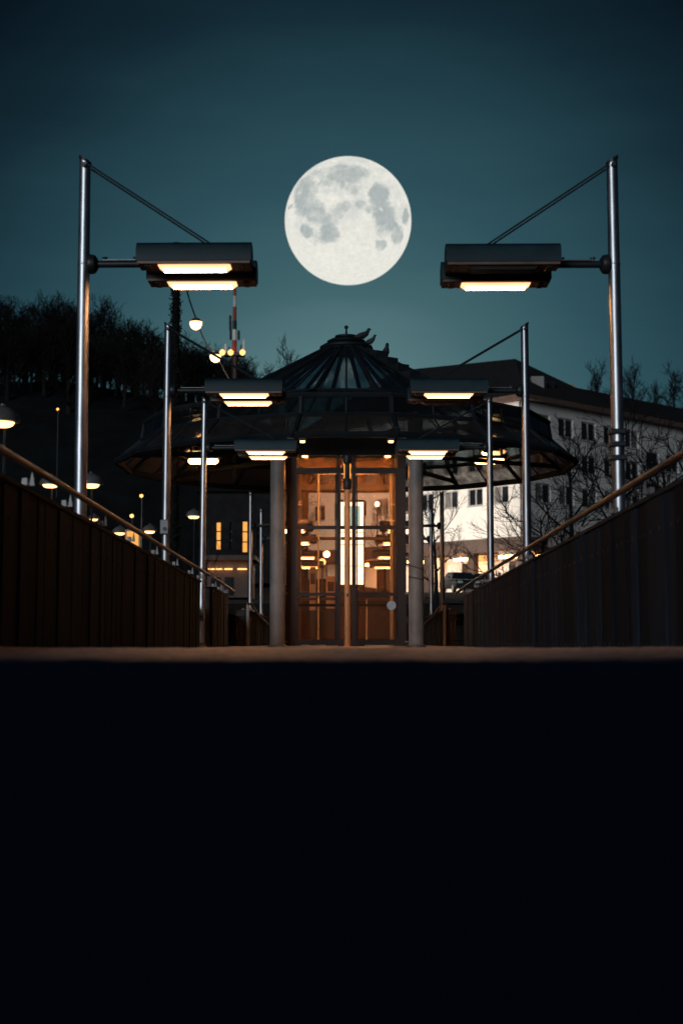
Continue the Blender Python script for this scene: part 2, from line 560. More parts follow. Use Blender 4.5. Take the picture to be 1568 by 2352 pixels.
rl = [(railx, y, rz_(y)) for y in lin(7, 33.0, 8)]
rail(1, rl, 'sloping steel handrail on top of the long right wall', [(railx, y, rz_(y)) for y in (8.6, 10.2, 12.0, 13.6, 15.6, 17.7, 19.9, 22.0, 24.0, 26.0, 28.0, 30.0)])
for s in (-1, 1):
    nm = 'left' if s < 0 else 'right'
    rail(s, [(3.06, 36.9, 1.09), (2.50, 36.9, 1.09), (2.47, 37.2, 1.08), (2.50, 41, .86), (2.52, 46, .68)],
         'bent steel handrail crossing the gate on the %s of the pavilion' % nm, [(2.50, 37.6, 1.06), (2.5, 39.5, .97)])
    g = thing('barred_gate', 'low dark barred gate between walls %s of the pavilion' % nm, 'gate', (0, 0, 0))
    for z in (.78, .68, .12):
        MB().box(s * 2.84 - .20, s * 2.84 + .20, 36.93, 36.97, z, z + .035).obj('gate_rail', rail_m, g)
    for k in range(5):
        x = s * (2.66 + .09 * k)
        MB().tube([(x, 36.95, .05), (x, 36.95, .80)], .011, 6).obj('gate_bar', darkmetal, g)
    MB().tube([(s * 2.54, 36.85, 0), (s * 2.54, 36.85, 1.06)], .045, 12).obj('gate_post', column_m, g, 40)

# ================================================================== LAMP POSTS
def post_proto(zbase, ztop, lit_front, lit_rear, side, name_label, Y, extras=None, xoff=2.72, drop=1.10, group='twin-tube lamp posts along the walk'):
    """side -1 = left (head reaches to +x)"""
    d = -side
    az = ztop - drop
    L = thing('lamp_post', name_label, 'lamp post', (side * xoff, Y, zbase), 0, group)
    hh = ztop - zbase
    n = 22
    zs = [0, hh - 1.21, hh - 1.205, hh - 1.195, hh - 1.19, hh - .10]
    rs = [.066, .062, .066, .066, .0605, .058]
    vs, fs = [], []
    for z, r in zip(zs, rs):
        for k in range(n):
            t = 2 * math.pi * k / n
            zz = z
            if z == zs[-1]:
                zz = z + side * math.cos(t) * .04
            vs.append((r * math.cos(t), r * math.sin(t), zz))
    for i in range(len(zs) - 1):
        for k in range(n):
            k2 = (k + 1) % n
            fs.append((i * n + k, i * n + k2, (i + 1) * n + k2, (i + 1) * n + k))
    MB().add(vs, fs).obj('pole', steel, L, 20)
    cv = [(v[0] * 1.12, v[1] * 1.12, v[2] - .012) for v in vs[-n:]] + [(v[0] * 1.12, v[1] * 1.12, v[2] + .022) for v in vs[-n:]]
    cf = [tuple(range(n))[::-1], tuple(range(n, 2 * n))] + [(k, (k + 1) % n, n + (k + 1) % n, n + k) for k in range(n)]
    MB().add(cv, cf).obj('cap', darkmetal, L)
    MB().lathe([(.115, 0), (.115, .02), (.085, .03), (.075, .10), (.066, .105)], 18).obj('base_flange', galv, L, 30)
    a = az - zbase
    arm = MB().tube([(d * .05, 0, a), (d * .66, 0, a)], .038, 12).obj('arm', darkmetal, L, 40)
    MB().tube([(d * .055, 0, a), (d * .075, 0, a), (d * .12, 0, a), (d * .15, 0, a)], [.10, .105, .095, .05], 16).obj('flange', darkmetal, arm, 40)
    for q in (.22, .54):
        MB().tube([(d * q, 0, a + .034), (d * q, 0, a + .062), (d * q, 0, a + .062), (d * q, 0, a + .072)], [.014, .014, .03, .03], 8).obj('bolt', darkmetal, arm)
    MB().box(*sorted((d * .2, d * .6)), -.014, .014, a + .040, a + .048).obj('cable_strip', galv, arm)
    for dy in (-.08, .08):
        MB().tube([(d * .05, dy, hh - .16), (d * 1.44, dy, a + .115)], .0095, 8).obj('stay_rod', darkmetal, L, 40)
    MB().tube([(0, -.095, hh - .16), (0, .095, hh - .16)], .024, 10).obj('stay_clamp', darkmetal, L, 40)
    x0, x1 = sorted((d * .62, d * 1.775))
    prof = [(-.155, -.095), (-.155, .015), (-.135, .070), (-.085, .105), (-.02, .118), (.045, .112), (.115, .082), (.15, .03), (.155, -.095)]
    for k, (yo, lit) in enumerate(((-.35, lit_front), (.35, lit_rear))):
        sh = 0.0
        pr = [(y + yo, z + a) for y, z in prof]
        h = MB().prism_x(pr, x0, x1).obj('lamp_housing', housing, L, 35)
        zb = a - .095
        # underside tray with lip, four side strips round the diffuser
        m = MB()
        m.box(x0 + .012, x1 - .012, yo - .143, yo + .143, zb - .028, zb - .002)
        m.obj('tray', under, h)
        xc = (x0 + x1) / 2 + (.0)
        for e in (-1, 1):
            MB().box(xc + e * .47 - .03, xc + e * .47 + .03, yo - .10, yo + .10, zb - .046, zb - .029, 0, .006).obj('socket', darkmetal, h)
        l, w_ = .365, .098
        dv = [(xc - l, yo - w_, zb - .029), (xc + l, yo - w_, zb - .029), (xc + l, yo + w_, zb - .029), (xc - l, yo + w_, zb - .029),
              (xc - l + .05, yo - w_ + .015, zb - .062), (xc + l - .05, yo - w_ + .015, zb - .062), (xc + l - .05, yo + w_ - .03, zb - .070), (xc - l + .05, yo + w_ - .03, zb - .070)]
        MB().add(dv, [(0, 1, 2, 3), (0, 4, 5, 1), (1, 5, 6, 2), (2, 6, 7, 3), (3, 7, 4, 0)]).add(dv[4:], [(0, 3, 2, 1)], 1 if lit else 0).obj('diffuser', [tube_rim, tube_on] if lit else tube_off, h)
    MB().box(x0 + .03, x1 - .03, -.192, .192, a - .06, a + .03).obj('centre_web', darkmetal, L)
    if extras == 'clamps':
        for z, w_ in ((.93, .09), (.80, .07), (.66, .085)):
            MB().box(-.095, .075, -.09, .06, z, z + .055, 0, .012).obj('clamp', darkmetal, L)
    if extras == 'box':
        b = MB().box(-.075, .055, -.115, -.055, .50, .72, 0, .012).obj('junction_box', galv, L)
        MB().tube([(0, -.112, .58), (0, -.128, .58)], .03, 10).obj('lock', darkmetal, b)
    return L
pairs = [14.5, 21.4, 26.8, 40.4, 45.6, 52.5, 59.5]
ztops = [at(190, 350, 14.5).z, at(382, 734, 21.4).z, at(465, 905, 26.8).z, 4.45, 4.45, 4.4, 4.4]
lrg = random.Random(77)
for i, Y in enumerate(pairs):
    for s in (-1, 1):
        lf = lr = True
        if s > 0 and i == 0: lf = False
        if s > 0 and i == 1: lr = False
        side = 'left' if s < 0 else 'right'
        zb = wall_top(Y) + .03
        if i == 2 and s < 0: zb = 0.0
        if i == 0: lab = 'tallest nearest steel lamp post on the %s wall, %s' % (side, 'both tubes lit' if s < 0 else 'only its rear tube lit')
        elif i == 1: lab = 'second steel lamp post on the %s wall, %s' % (side, 'both tubes lit' if s < 0 else 'only its front tube lit')
        elif i == 2: lab = 'third steel lamp post from the front on the %s, overlapping the pavilion column' % side
        else: lab = '%s lamp post of the %s row behind the pavilion' % (['first', 'second', 'third', 'fourth'][i - 3], side)
        ex = 'clamps' if (i == 0 and s > 0) else ('box' if (s < 0 and i in (1, 2)) else None)
        lp = post_proto(zb, ztops[i], lf, lr, s, lab, Y, ex, 2.79 if (i == 0 and s > 0) else 2.72, drop=[1.20, 1.10, 1.03, 1.05, 1.05, 1.05, 1.05][i])
        lp.rotation_euler = (R(lrg.uniform(-.35, .35)), R(lrg.uniform(-.3, .3)), R(lrg.uniform(-1.2, 1.2)))

# ================================================================== PAVILION
CY = 33.3
pav = thing('pavilion', 'round glass-roofed station pavilion with lit glazed doors between two columns', 'pavilion', (0, CY, 0))
NF = 16
P = [(.55, 7.0), (3.42, 5.45), (4.73, 5.13), (4.78, 4.72), (5.35, 4.22)]
def pp(r, z, k): 
    a = -math.pi / 2 + (k + .5) * 2 * math.pi / NF
    return Vector((r * math.cos(a), r * math.sin(a), z))
rf = MB()
for k in range(NF):
    rf.tube([pp(r, z, k) for r, z in P], .055, 6)
rf_o = rf.obj('roof_ribs', rib_m, pav)
for (r, z), w_ in zip(P, (.06, .05, .06, .055, .075)):
    m = MB()
    for k in range(NF):
        m.tube([pp(r, z, k), pp(r, z, k + 1)], w_, 6)
    m.obj('ring_beam', rib_m, rf_o)
mid = MB()
for k in range(NF):
    pts = [(pp(r, z, k) + pp(r, z, k + 1)) / 2 for r, z in P]
    mid.tube(pts, .022, 5)
mid.obj('glazing_bars', rib_m, rf_o)
for t in range(len(P) - 1):
    (r0, z0), (r1, z1) = P[t], P[t + 1]
    for k in range(NF):
        a, b, c, d = pp(r0, z0, k), pp(r0, z0, k + 1), pp(r1, z1, k + 1), pp(r1, z1, k)
        n = (b - a).cross(d - a).normalized() * .006
        MB().add([a + n, b + n, c + n, d + n, a - n, b - n, c - n, d - n],
                 [(0, 1, 2, 3), (7, 6, 5, 4), (0, 4, 5, 1), (1, 5, 6, 2), (2, 6, 7, 3), (3, 7, 4, 0)]).obj('roof_pane', (roof_glass, dark_roof_glass, dark_roof_glass, eaves_glass)[t], rf_o)
# crown of stacked discs with a spike
fin = MB().lathe([(.50, 6.93), (.57, 6.98), (.63, 7.04), (.63, 7.08), (.55, 7.13), (.40, 7.15)], 24).obj('finial', rib_m, pav, 40)
MB().lathe([(.30, 7.14), (.44, 7.18), (.46, 7.22), (.36, 7.27), (.2, 7.28)], 24).obj('finial_disc', rib_m, fin, 40)
MB().lathe([(.16, 7.27), (.27, 7.31), (.27, 7.35), (.12, 7.38), (.04, 7.39)], 20).obj('finial_disc', rib_m, fin, 40)
MB().lathe([(.03, 7.38), (.022, 7.52), (.045, 7.54), (.05, 7.58), (.02, 7.61)], 10).obj('spike', rib_m, fin, 40)
# roof steps on the right-hand slope
for q in range(6):
    t = .18 + q * .14
    r = .55 + (3.42 - .55) * t
    z = 7.0 + (5.45 - 7.0) * t
    a = -math.pi / 2 + 1.62 * 2 * math.pi / NF * 1.0
    rad = Vector((math.cos(a), math.sin(a), 0)); tan = Vector((-math.sin(a), math.cos(a), 0))
    c = rad * r + Vector((0, 0, z + .05))
    vs = []
    for e in (-.16, .16):
        vs += [c + tan * e, c + tan * e + rad * .30, c + tan * e + rad * .30 + Vector((0, 0, -.16))]
    MB().add(vs, [(0, 1, 2), (3, 5, 4), (0, 3, 4, 1), (1, 4, 5, 2), (2, 5, 3, 0)]).obj('roof_step', darkmetal, rf_o)
# four round columns
for x, y in ((-1.40, 29.0), (1.42, 29.0), (-1.4, 37.6), (1.4, 37.6)):
    col = MB().lathe([(.155, 0), (.155, 4.75)], 28, (x, y - CY, 0)).obj('column', column_m, pav, 40)
    MB().lathe([(.20, 0), (.20, .03), (.17, .05)], 28, (x, y - CY, .001)).obj('column_base', galv, col, 40)
    if x == 1.42:
        for z, tilt in ((1.60, .05), (1.38, .03)):
            m = MB()
            n = 28
            vs = []
            for k in range(n):
                t = 2 * math.pi * k / n
                zz = z - tilt * math.cos(t)
                vs += [(x + .158 * math.cos(t), y - CY + .158 * math.sin(t), zz), (x + .158 * math.cos(t), y - CY + .158 * math.sin(t), zz + .035)]
            m.add(vs, [(2 * k, (2 * k + 2) % (2 * n), (2 * k + 3) % (2 * n), 2 * k + 1) for k in range(n)])
            m.obj('strap', brownfascia, col)
# radial beams under the roof
for k in range(0, NF, 2):
    m = MB()
    m.tube([pp(1.3, 4.55, k), pp(5.25, 4.35, k)], .06, 6)
    m.obj('under_beam', rib_m, rf_o)
# glazed enclosure: front and rear walls of framed panes
FY, RY = 29.42 - CY, 32.6 - CY
encl = MB()
for q in ((-1.24, 1.26, FY - .06, FY + .10, 3.98, 4.42), (-1.24, 1.26, RY - .10, RY + .06, 3.98, 4.42),
          (-1.24, -1.10, FY + .101, RY - .101, 3.98, 4.42), (1.12, 1.26, FY + .101, RY - .101, 3.98, 4.42), (-1.099, 1.119, FY + .101, RY - .101, 4.34, 4.41)):
    encl.box(*q)
encl_o = encl.obj('lintel', rib_m, pav)
for yy, tag_ in ((FY, 'front'), (RY, 'rear')):
    fr = MB()
    for x0, x1 in ((-1.235, -1.03), (-.20, -.125), (.125, .20), (1.05, 1.235)):
        fr.box(x0, x1, yy - .05, yy + .05, .03, 3.978)
    fro = fr.obj('door_frame', frame_m, pav)
    for z0, z1 in ((.05, .16), (1.055, 1.125), (2.44, 2.51), (3.60, 3.72)):
        for x0, x1 in ((-1.028, -.202), (-.123, .123), (.202, 1.048)):
            MB().box(x0, x1, yy - .042, yy + .042, z0, z1).obj('rail', frame_m, fro)
    for z0, z1 in ((.165, 1.05), (1.13, 2.435), (2.515, 3.595), (3.725, 3.97)):
        for x0, x1 in ((-1.028, -.202), (-.123, .123), (.202, 1.048)):
            MB().box(x0 + .003, x1 - .003, yy - .006, yy + .006, z0, z1).obj('pane', pane_m, fro)
    if tag_ == 'front':
        for x0, x1 in ((-1.012, -.218), (.218, 1.034)):      # slim leaf stiles
            for xx in (x0, x1):
                MB().box(xx - .014, xx + .014, yy - .075, yy - .052, .18, 3.58).obj('stile', rail_m, fro)
        MB().tube([(.93, yy - .012, .86), (.93, yy - .016, .86)], .095, 24).obj('sticker', sticker_m, fro)
        MB().box(.03, .10, yy - .12, yy - .052, 1.13, 1.20).obj('lock', darkmetal, fro)
    for z in (1.09, 2.47, .1):
        for e in (-1.238, 1.238):
            MB().box(e - .03 if e > 0 else e - .05, e + .05 if e > 0 else e + .03, yy - .09, yy - .053, z, z + .03).obj('hinge', galv, fro)
for x in (-1.235, 1.235):
    MB().box(x - .02, x + .02, FY + .06, RY - .06, .03, .10).obj('side_rail', frame_m, pav)
    MB().box(x - .02, x + .02, FY + .06, RY - .06, 2.45, 2.50).obj('side_rail', frame_m, pav)
    MB().box(x - .005, x + .005, FY + .06, RY - .06, .105, 2.445).obj('side_pane', pane_m, pav)
    MB().box(x - .005, x + .005, FY + .06, RY - .06, 2.505, 3.975).obj('side_pane', pane_m, pav)
MB().box(-.8, .8, 29.75 - CY, 30.5 - CY, 4.30, 4.338).obj('ceiling_fill', ceil_fill_m, encl_o)  # added panel, unseen behind the lintel, fills the inside with amber light
for x, y, r_, h_ in ((-.62, 31.6, .022, 3.9), (1.02, 31.9, .045, 3.9), (.45, 31.4, .02, 1.05)):
    MB().lathe([(r_ * 1.3, 0.012), (r_ * 1.3, .04), (r_, .05), (r_, h_)], 14, (x, y - CY, 0)).obj('inner_post', column_m, pav, 40)
MB().box(-1.02, 1.03, 30.4 - CY, 30.46 - CY, .86, .92).obj('inner_rail', rail_m, pav)
# downlights under the lintel and at the rim
for x in (-.86, .86):
    MB().lathe([(.06, 3.972), (.06, 3.95), (.04, 3.945)], 14, (x, FY + .02, 0)).obj('downlight', spot_m, encl_o)
for s in (-1, 1):
    for dx in (-.11, .13):
        x = s * 1.0 + dx
        o = MB().box(x - .075, x + .075, -5.26, -5.10, 4.10, 4.17, 0, .01).obj('spotlight', darkmetal, rf_o)
        MB().box(x - .045, x + .045, -5.24, -5.14, 4.072, 4.098).obj('spotlight_lens', spot_m, o)
# long luminaires hung under the glass roof
def cap_x(mb, x0, x1, y, z, r, n=8):
    L = []
    for x, q in ((x0, .3), (x0 + r * .4, .8), (x0 + r, 1), (x1 - r, 1), (x1 - r * .4, .8), (x1, .3)):
        L.append(((x, y, z), q * r))
    mb.tube([p for p, _ in L], [q for _, q in L], n)
for s in (-1, 1):
    for (cu, y, v, hw, r) in ((s * 328, 34.2, 1059, .36, .075), (s * 336, 36.2, 1041, .28, .05)):
        c = at(795 + cu, v, y)
        h = MB().box(c.x - hw - .06, c.x + hw + .06, y - CY - .12, y - CY + .12, c.z + .05, c.z + .13, 0, .02).obj('canopy_luminaire', darkmetal, rf_o)
        m = MB(); cap_x(m, c.x - hw, c.x + hw, y - CY, c.z, r)
        m.obj('luminaire_tube', canopy_tube, h, 40)
        MB().tube([(c.x, y - CY, c.z + .13), (c.x, y - CY, 5.3)], .012, 6).obj('hanger', darkmetal, h)

# slim post before the doors
c = thing('post', 'slim post, warm lamp light painted on, with dark head standing before the middle of the glass doors', 'post', (0.02, 28.1, 0))
MB().lathe([(.085, 0), (.085, .02), (.058, .04), (.055, 3.15)], 18).obj('pole', post_lit, c, 40)
MB().lathe([(.066, 3.12), (.085, 3.16), (.085, 3.30), (.06, 3.34), (.05, 3.62), (.09, 3.66), (.10, 3.80), (.05, 3.84)], 18).obj('post_head', darkmetal, c, 40)
MB().box(-.018, .018, -.075, -.05, 1.0, 1.06).obj('clip', darkmetal, c)
for e in (-1, 1):
    MB().box(e * .058 - .009, e * .058 + .009, -.03, .03, 3.35, 3.65).obj('light_slot', litwin, c)

# lit sign pylon seen through the doors
c = thing('sign_pylon', 'tall white lit information pylon with teal panel seen through the doors', 'sign', (.13, 36.2, 0))
MB().box(-.34, .34, -.09, .09, 0, 1.52, 0, .01).obj('pylon_base', frame_m, c)
MB().box(-.345, .345, -.10, .10, 1.525, 3.72, 0, .015).obj('pylon_case', darkmetal, c)
for z0, z1 in ((1.56, 2.02), (2.04, 2.56), (2.58, 2.88), (2.90, 3.66)):
    MB().box(-.305, .305, -.112, -.102, z0, z1).obj('lit_panel', screen_w, c)
MB().box(-.20, .22, -.122, -.114, 2.96, 3.56).obj('teal_panel', screen_t, c)

# ticket machines and bins further back on the walk
for (u0, u1, v, Y, lab) in ((749, 770, 1324, 41.5, 'orange-lit ticket machine seen through the left door beside the pylon'),
                            (711, 726, 1303, 43.5, 'tall narrow orange-lit pillar box seen through the left door pane')):
    a, b = at(u0, v, Y), at(u1, v, Y)
    t = thing('ticket_machine', lab, 'machine', ((a.x + b.x) / 2, Y, 0))
    w = (b.x - a.x) / 2
    MB().box(-w, w, -.15, .15, 1.06, a.z, 0, .03).obj('cabinet', machine_m, t)
    MB().box(-w * .8, w * .8, -.12, .12, .06, 1.055).obj('stand', darkmetal, t)
    MB().box(-w * .7, w * .7, -.162, -.151, a.z * .78, a.z * .92, 0).obj('screen', darkmetal, t)
    MB().box(-w * 1.05, w * 1.05, -.16, .16, 0, .058).obj('plinth', darkmetal, t)

# ---- pigeons on the roof
def pigeon(loc, rz, sc, lab):
    t = thing('pigeon', lab, 'bird', loc, rz, 'pigeons resting on the pavilion roof')
    m = MB()
    L = [((-.20, 0, .05), .012), ((-.14, 0, .07), .03), ((-.06, 0, .10), .058), ((.02, 0, .12), .066), ((.08, 0, .16), .052), ((.11, 0, .20), .034),
         ((.125, 0, .235), .033), ((.145, 0, .25), .026), ((.165, 0, .245), .010), ((.185, 0, .24), .004)]
    m.tube([p for p, _ in L], [r for _, r in L], 10)
    b = m.obj('body', feather, t, 60)
    for e in (-.02, .02):
        MB().tube([(0.02, e, .07), (.02, e, 0)], .006, 5).obj('leg', bark, t)
    for e in (-1, 1):
        MB().add([(.05, e * .055, .14), (-.06, e * .066, .12), (-.19, e * .03, .06), (-.05, e * .05, .075),
                  (.05, e * .07, .14), (-.06, e * .08, .12), (-.19, e * .035, .055), (-.05, e * .068, .075)],
                 [(0, 1, 2, 3), (7, 6, 5, 4), (0, 4, 5, 1), (1, 5, 6, 2), (2, 6, 7, 3), (3, 7, 4, 0)]).obj('wing', feather, t)
    t.scale = (sc, sc, sc)
pigeon((.38, CY - .1, 7.20), R(20), 1.25, 'pigeon perched highest, on the finial discs beside the spike')
pigeon((.56, CY - .12, 7.08), R(-30), 1.0, 'pigeon on the lowest finial disc at its right edge')
pt = at(884, 838, CY - .3)
pigeon((pt.x, CY - .3, 6.72), R(-75), 1.35, 'pigeon sitting alone on the right slope of the roof')

# ================================================================== WHITE BUILDING ON THE RIGHT
def facade(name, o, d, length, z0, z1, wins, m, parent, depth=.22):
    """wall sheet in the plane through o along unit d, real openings with reveals. wins: (s0, s1, za, zb)"""
    d = Vector(d).normalized()
    nrm_ = Vector((d.y, -d.x, 0))        # outward
    ss = sorted({0, length} | {w[0] for w in wins} | {w[1] for w in wins})
    zs = sorted({z0, z1} | {w[2] for w in wins} | {w[3] for w in wins})
    mb = MB()
    def P3(s, z, k=0): return Vector(o) + d * s + Vector((0, 0, z)) - nrm_ * k
    for a, b in zip(ss, ss[1:]):
        for p, q in zip(zs, zs[1:]):
            cs, cz = (a + b) / 2, (p + q) / 2
            if any(w[0] < cs < w[1] and w[2] < cz < w[3] for w in wins):
                continue
            mb.add([P3(a, p), P3(b, p), P3(b, q), P3(a, q)], [(0, 1, 2, 3)])
    for a, b, p, q in wins:
        mb.add([P3(a, p), P3(b, p), P3(b, q), P3(a, q), P3(a, p, depth), P3(b, p, depth), P3(b, q, depth), P3(a, q, depth)],
               [(0, 4, 5, 1), (1, 5, 6, 2), (2, 6, 7, 3), (3, 7, 4, 0)])
    w = mb.obj(name, m, parent)
    return w, P3
def window_at(P3, a, b, p, q, parent, rg, split=True):
    """frame ring, centre mullion, two panes"""
    k0, k1 = .10, .16
    fw = .09
    mb = MB()
    def bx(s0, s1, za, zb, ka, kb):
        vs = [P3(s, z, k) for z in (za, zb) for k in (ka, kb) for s in (s0, s1)]
        mb.add(vs, [(0, 2, 3, 1), (4, 5, 7, 6), (0, 1, 5, 4), (2, 6, 7, 3), (0, 4, 6, 2), (1, 3, 7, 5)])
    bx(a, a + fw, p, q, k0, k1); bx(b - fw, b, p, q, k0, k1)
    bx(a + fw, b - fw, p, p + fw, k0, k1); bx(a + fw, b - fw, q - fw, q, k0, k1)
    c = (a + b) / 2
    bx(c - fw * .7, c + fw * .7, p + fw, q - fw, k0 - .01, k1)
    bx(a - .06, b + .06, p - .08, p - .003, -.10, k0 - .02)
    f = mb.obj('window', win_frame, parent)
    for s0, s1 in ((a + fw, c - fw * .7), (c + fw * .7, b - fw)):
        MB().add([P3(s0, p + fw, k1 - .02), P3(s1, p + fw, k1 - .02), P3(s1, q - fw, k1 - .02), P3(s0, q - fw, k1 - .02),
                  P3(s0, p + fw, k1 - .005), P3(s1, p + fw, k1 - .005), P3(s1, q - fw, k1 - .005), P3(s0, q - fw, k1 - .005)],
                 [(0, 1, 2, 3), (7, 6, 5, 4), (0, 4, 5, 1), (1, 5, 6, 2), (2, 6, 7, 3), (3, 7, 4, 0)]).obj('pane', curtain if rg.random() < .22 else win_glass, f)

bld = thing('apartment_building', 'white corner building with dark hipped roof behind the pavilion on the right', 'building', (0, 0, 0))
rg = random.Random(8)
c0 = at(1202, 918, 110)              # near corner at the eaves
EZ = c0.z
corner = Vector((c0.x, 110, 0))
dl = Vector((-16.05, 18, 0)).normalized()      # left face runs back to the left
dr = Vector((16.6, 16.0, 0)).normalized()      # right face runs back to the right
LL, LR = 26.0, 46.0
lend = corner + dl * LL
GZ, FZ = 3.5, 8.25                    # street, top of the ground floor
rows = [EZ - 1.05 - 1.40 - k * 2.76 for k in range(4)]
rows = [z for z in rows if z > FZ + .2]
wl = []
for j in range(9):
    s1 = LL - (1.7 + j * 2.75)
    for z in rows:
        wl.append((s1 - 1.60, s1, z, z + 1.42))
w1, PL = facade('left_wall', lend, -dl, LL, FZ, EZ, wl, stucco, bld)
for w in wl: window_at(PL, *w, w1, rg)
wr = []
for j in range(14):
    s0 = 1.3 + j * 3.05
    zrows = rows if j < 5 else [z - 1.6 for z in rows[:-1]]
    for z in zrows:
        wr.append((s0, s0 + 1.95, z, z + 1.55))
w2, PR = facade('right_wall', corner, dr, LR, GZ, EZ - .01, wr, stucco, bld)
for w in wr: window_at(PR, *w, w2, rg)
# back walls so the block is closed
nl = Vector((-dl.y, dl.x, 0)) * -1
far = corner + dl * LL + dr * 14
mb = MB()
a, b, c_, d_ = lend, corner + dl * LL + dr * LR, corner + dr * LR, corner
mb.add([(a.x, a.y, GZ), (b.x, b.y, GZ), (b.x, b.y, EZ - .3), (a.x, a.y, EZ - .3)], [(0, 1, 2, 3)])
mb.add([(c_.x, c_.y, GZ), (b.x, b.y, GZ), (b.x, b.y, EZ - .3), (c_.x, c_.y, EZ - .3)], [(0, 1, 2, 3)])
mb.obj('back_wall', stucco_dim, bld)
# cornice
def strip(o, d, s0, s1, z0, z1, k0, k1, name, m, parent):
    d = Vector(d).normalized(); n_ = Vector((d.y, -d.x, 0))
    vs = [Vector(o) + d * s + n_ * k + Vector((0, 0, z)) for z in (z0, z1) for k in (k0, k1) for s in (s0, s1)]
    return MB().add(vs, [(0, 2, 3, 1), (4, 5, 7, 6), (0, 1, 5, 4), (2, 6, 7, 3), (0, 4, 6, 2), (1, 3, 7, 5)]).obj(name, m, parent)
strip(lend, -dl, -.5, LL + .6, EZ - .05, EZ + .38, -.3, .75, 'eaves', brownfascia, bld)
strip(corner, dr, -.59, LR, EZ - .04, EZ + .36, -.3, .74, 'eaves', brownfascia, bld)
for o_, d_2, s_ in ((lend, -dl, LL - .35), (lend, -dl, 12.6), (corner, dr, .35), (corner, dr, 15.6)):
    d3 = Vector(d_2).normalized(); n3 = Vector((d3.y, -d3.x, 0))
    p3 = Vector(o_) + d3 * s_ + n3 * .10
    MB().tube([(p3.x, p3.y, FZ + .02), (p3.x, p3.y, EZ - .06)], .06, 8).obj('downpipe', galv, bld, 40)
# hipped corner roof and lower long wing roof
apx = at(1182, 824, 118)
la = at(905, 852, 128)
e0 = EZ + .385
cr, cl = corner + Vector((0, -1.1, 0)), lend + Vector((-.6, -.6, 0))
rr_ = corner + dr * 13 + Vector((.5, -.5, 0))
inner = corner + dl * LL + dr * 13
A = Vector((apx.x, apx.y, apx.z)); B = Vector((la.x, la.y, la.z))
H = at(1318, 897, 124)
mb = MB()
mb.add([(cr.x, cr.y, e0), (cl.x, cl.y, e0), tuple(B), tuple(A), (rr_.x, rr_.y, e0), (inner.x, inner.y, e0)],
       [(0, 1, 2, 3), (0, 3, 4), (1, 5, 2), (2, 5, 4, 3), (0, 4, 5, 1)])
rfo = mb.obj('roof', roof_m, bld)
w0 = corner + dr * 8; w9 = corner + dr * LR
ra, rb = at(1290, 884, 122), at(1600, 945, 146)
bk0, bk9 = w0 + dl * 12, w9 + dl * 12
ez2 = EZ + .30
wf0, wf9 = w0 + Vector((dr.y, -dr.x, 0)) * .7, w9 + Vector((dr.y, -dr.x, 0)) * .7
mb = MB()
mb.add([(wf0.x, wf0.y, ez2), (wf9.x, wf9.y, ez2), tuple(rb), tuple(ra), (bk0.x, bk0.y, ez2), (bk9.x, bk9.y, ez2)],
       [(0, 1, 2, 3), (3, 2, 5, 4), (0, 3, 4), (1, 5, 2), (0, 4, 5, 1)])
mb.obj('wing_roof', roof_m, bld)
for (u, v, Y, w, h) in ((1232, 878, 113.5, .5, 1.0), (1306, 893, 119, .45, .8)):
    q = at(u, v, Y)
    MB().box(q.x - w, q.x + w, Y - w, Y + w, q.z - h, q.z + h * .4).obj('chimney', stucco_dim, rfo)
for (u, v, Y) in ((1243, 884, 113.2), (1262, 890, 114.5)):
    q = at(u, v, Y)
    MB().box(q.x - .4, q.x + .4, Y - .05, Y + .6, q.z - .5, q.z + .5, 0, .04).obj('skylight', win_glass, rfo)
# ground floor arcade of the left face: brown fascia, recessed lit wall, piers, doors
strip(lend, -dl, -.3, LL + .3, 7.15, FZ - .01, -2.2, .55, 'arcade_fascia', brownfascia, bld)
strip(lend, -dl, 0, LL, GZ - .3, 7.14, -2.3, -2.05, 'arcade_wall', stucco, bld)
for s in (LL - .35, LL - 5.6, LL - 10.6, LL - 15.5, LL - 20.5):
    strip(lend, -dl, s - .32, s + .32, GZ - .3, 7.14, -.35, .25, 'pier', brownfascia, bld)
for s in (LL - 2.6, LL - 7.8, LL - 13, LL - 18):
    d_o = strip(lend, -dl, s - .9, s + .9, GZ, 6.55, -2.045, -1.99, 'door', frame_m, bld)
    strip(lend, -dl, s - .05, s + .05, GZ, 6.55, -1.985, -1.96, 'door_post', win_frame, d_o)
for i, s in enumerate((LL - 1.9, LL - 6.8, LL - 12.2, LL - 17.5)):
    o_ = strip(lend, -dl, s - .85, s + .85, 6.86, 7.12, -.30, .05, 'wall_lamp', galv, bld)
    strip(lend, -dl, s - .80, s + .80, 6.66, 6.855, -.26, .10, 'lamp_glass', litroom, o_)
# one more lamp round the corner
o_ = strip(corner, dr, 1.0, 2.5, 6.86, 7.10, .05, .35, 'wall_lamp', galv, bld)
strip(corner, dr, 1.05, 2.45, 6.6, 6.855, .06, .40, 'lamp_glass', litroom, o_)

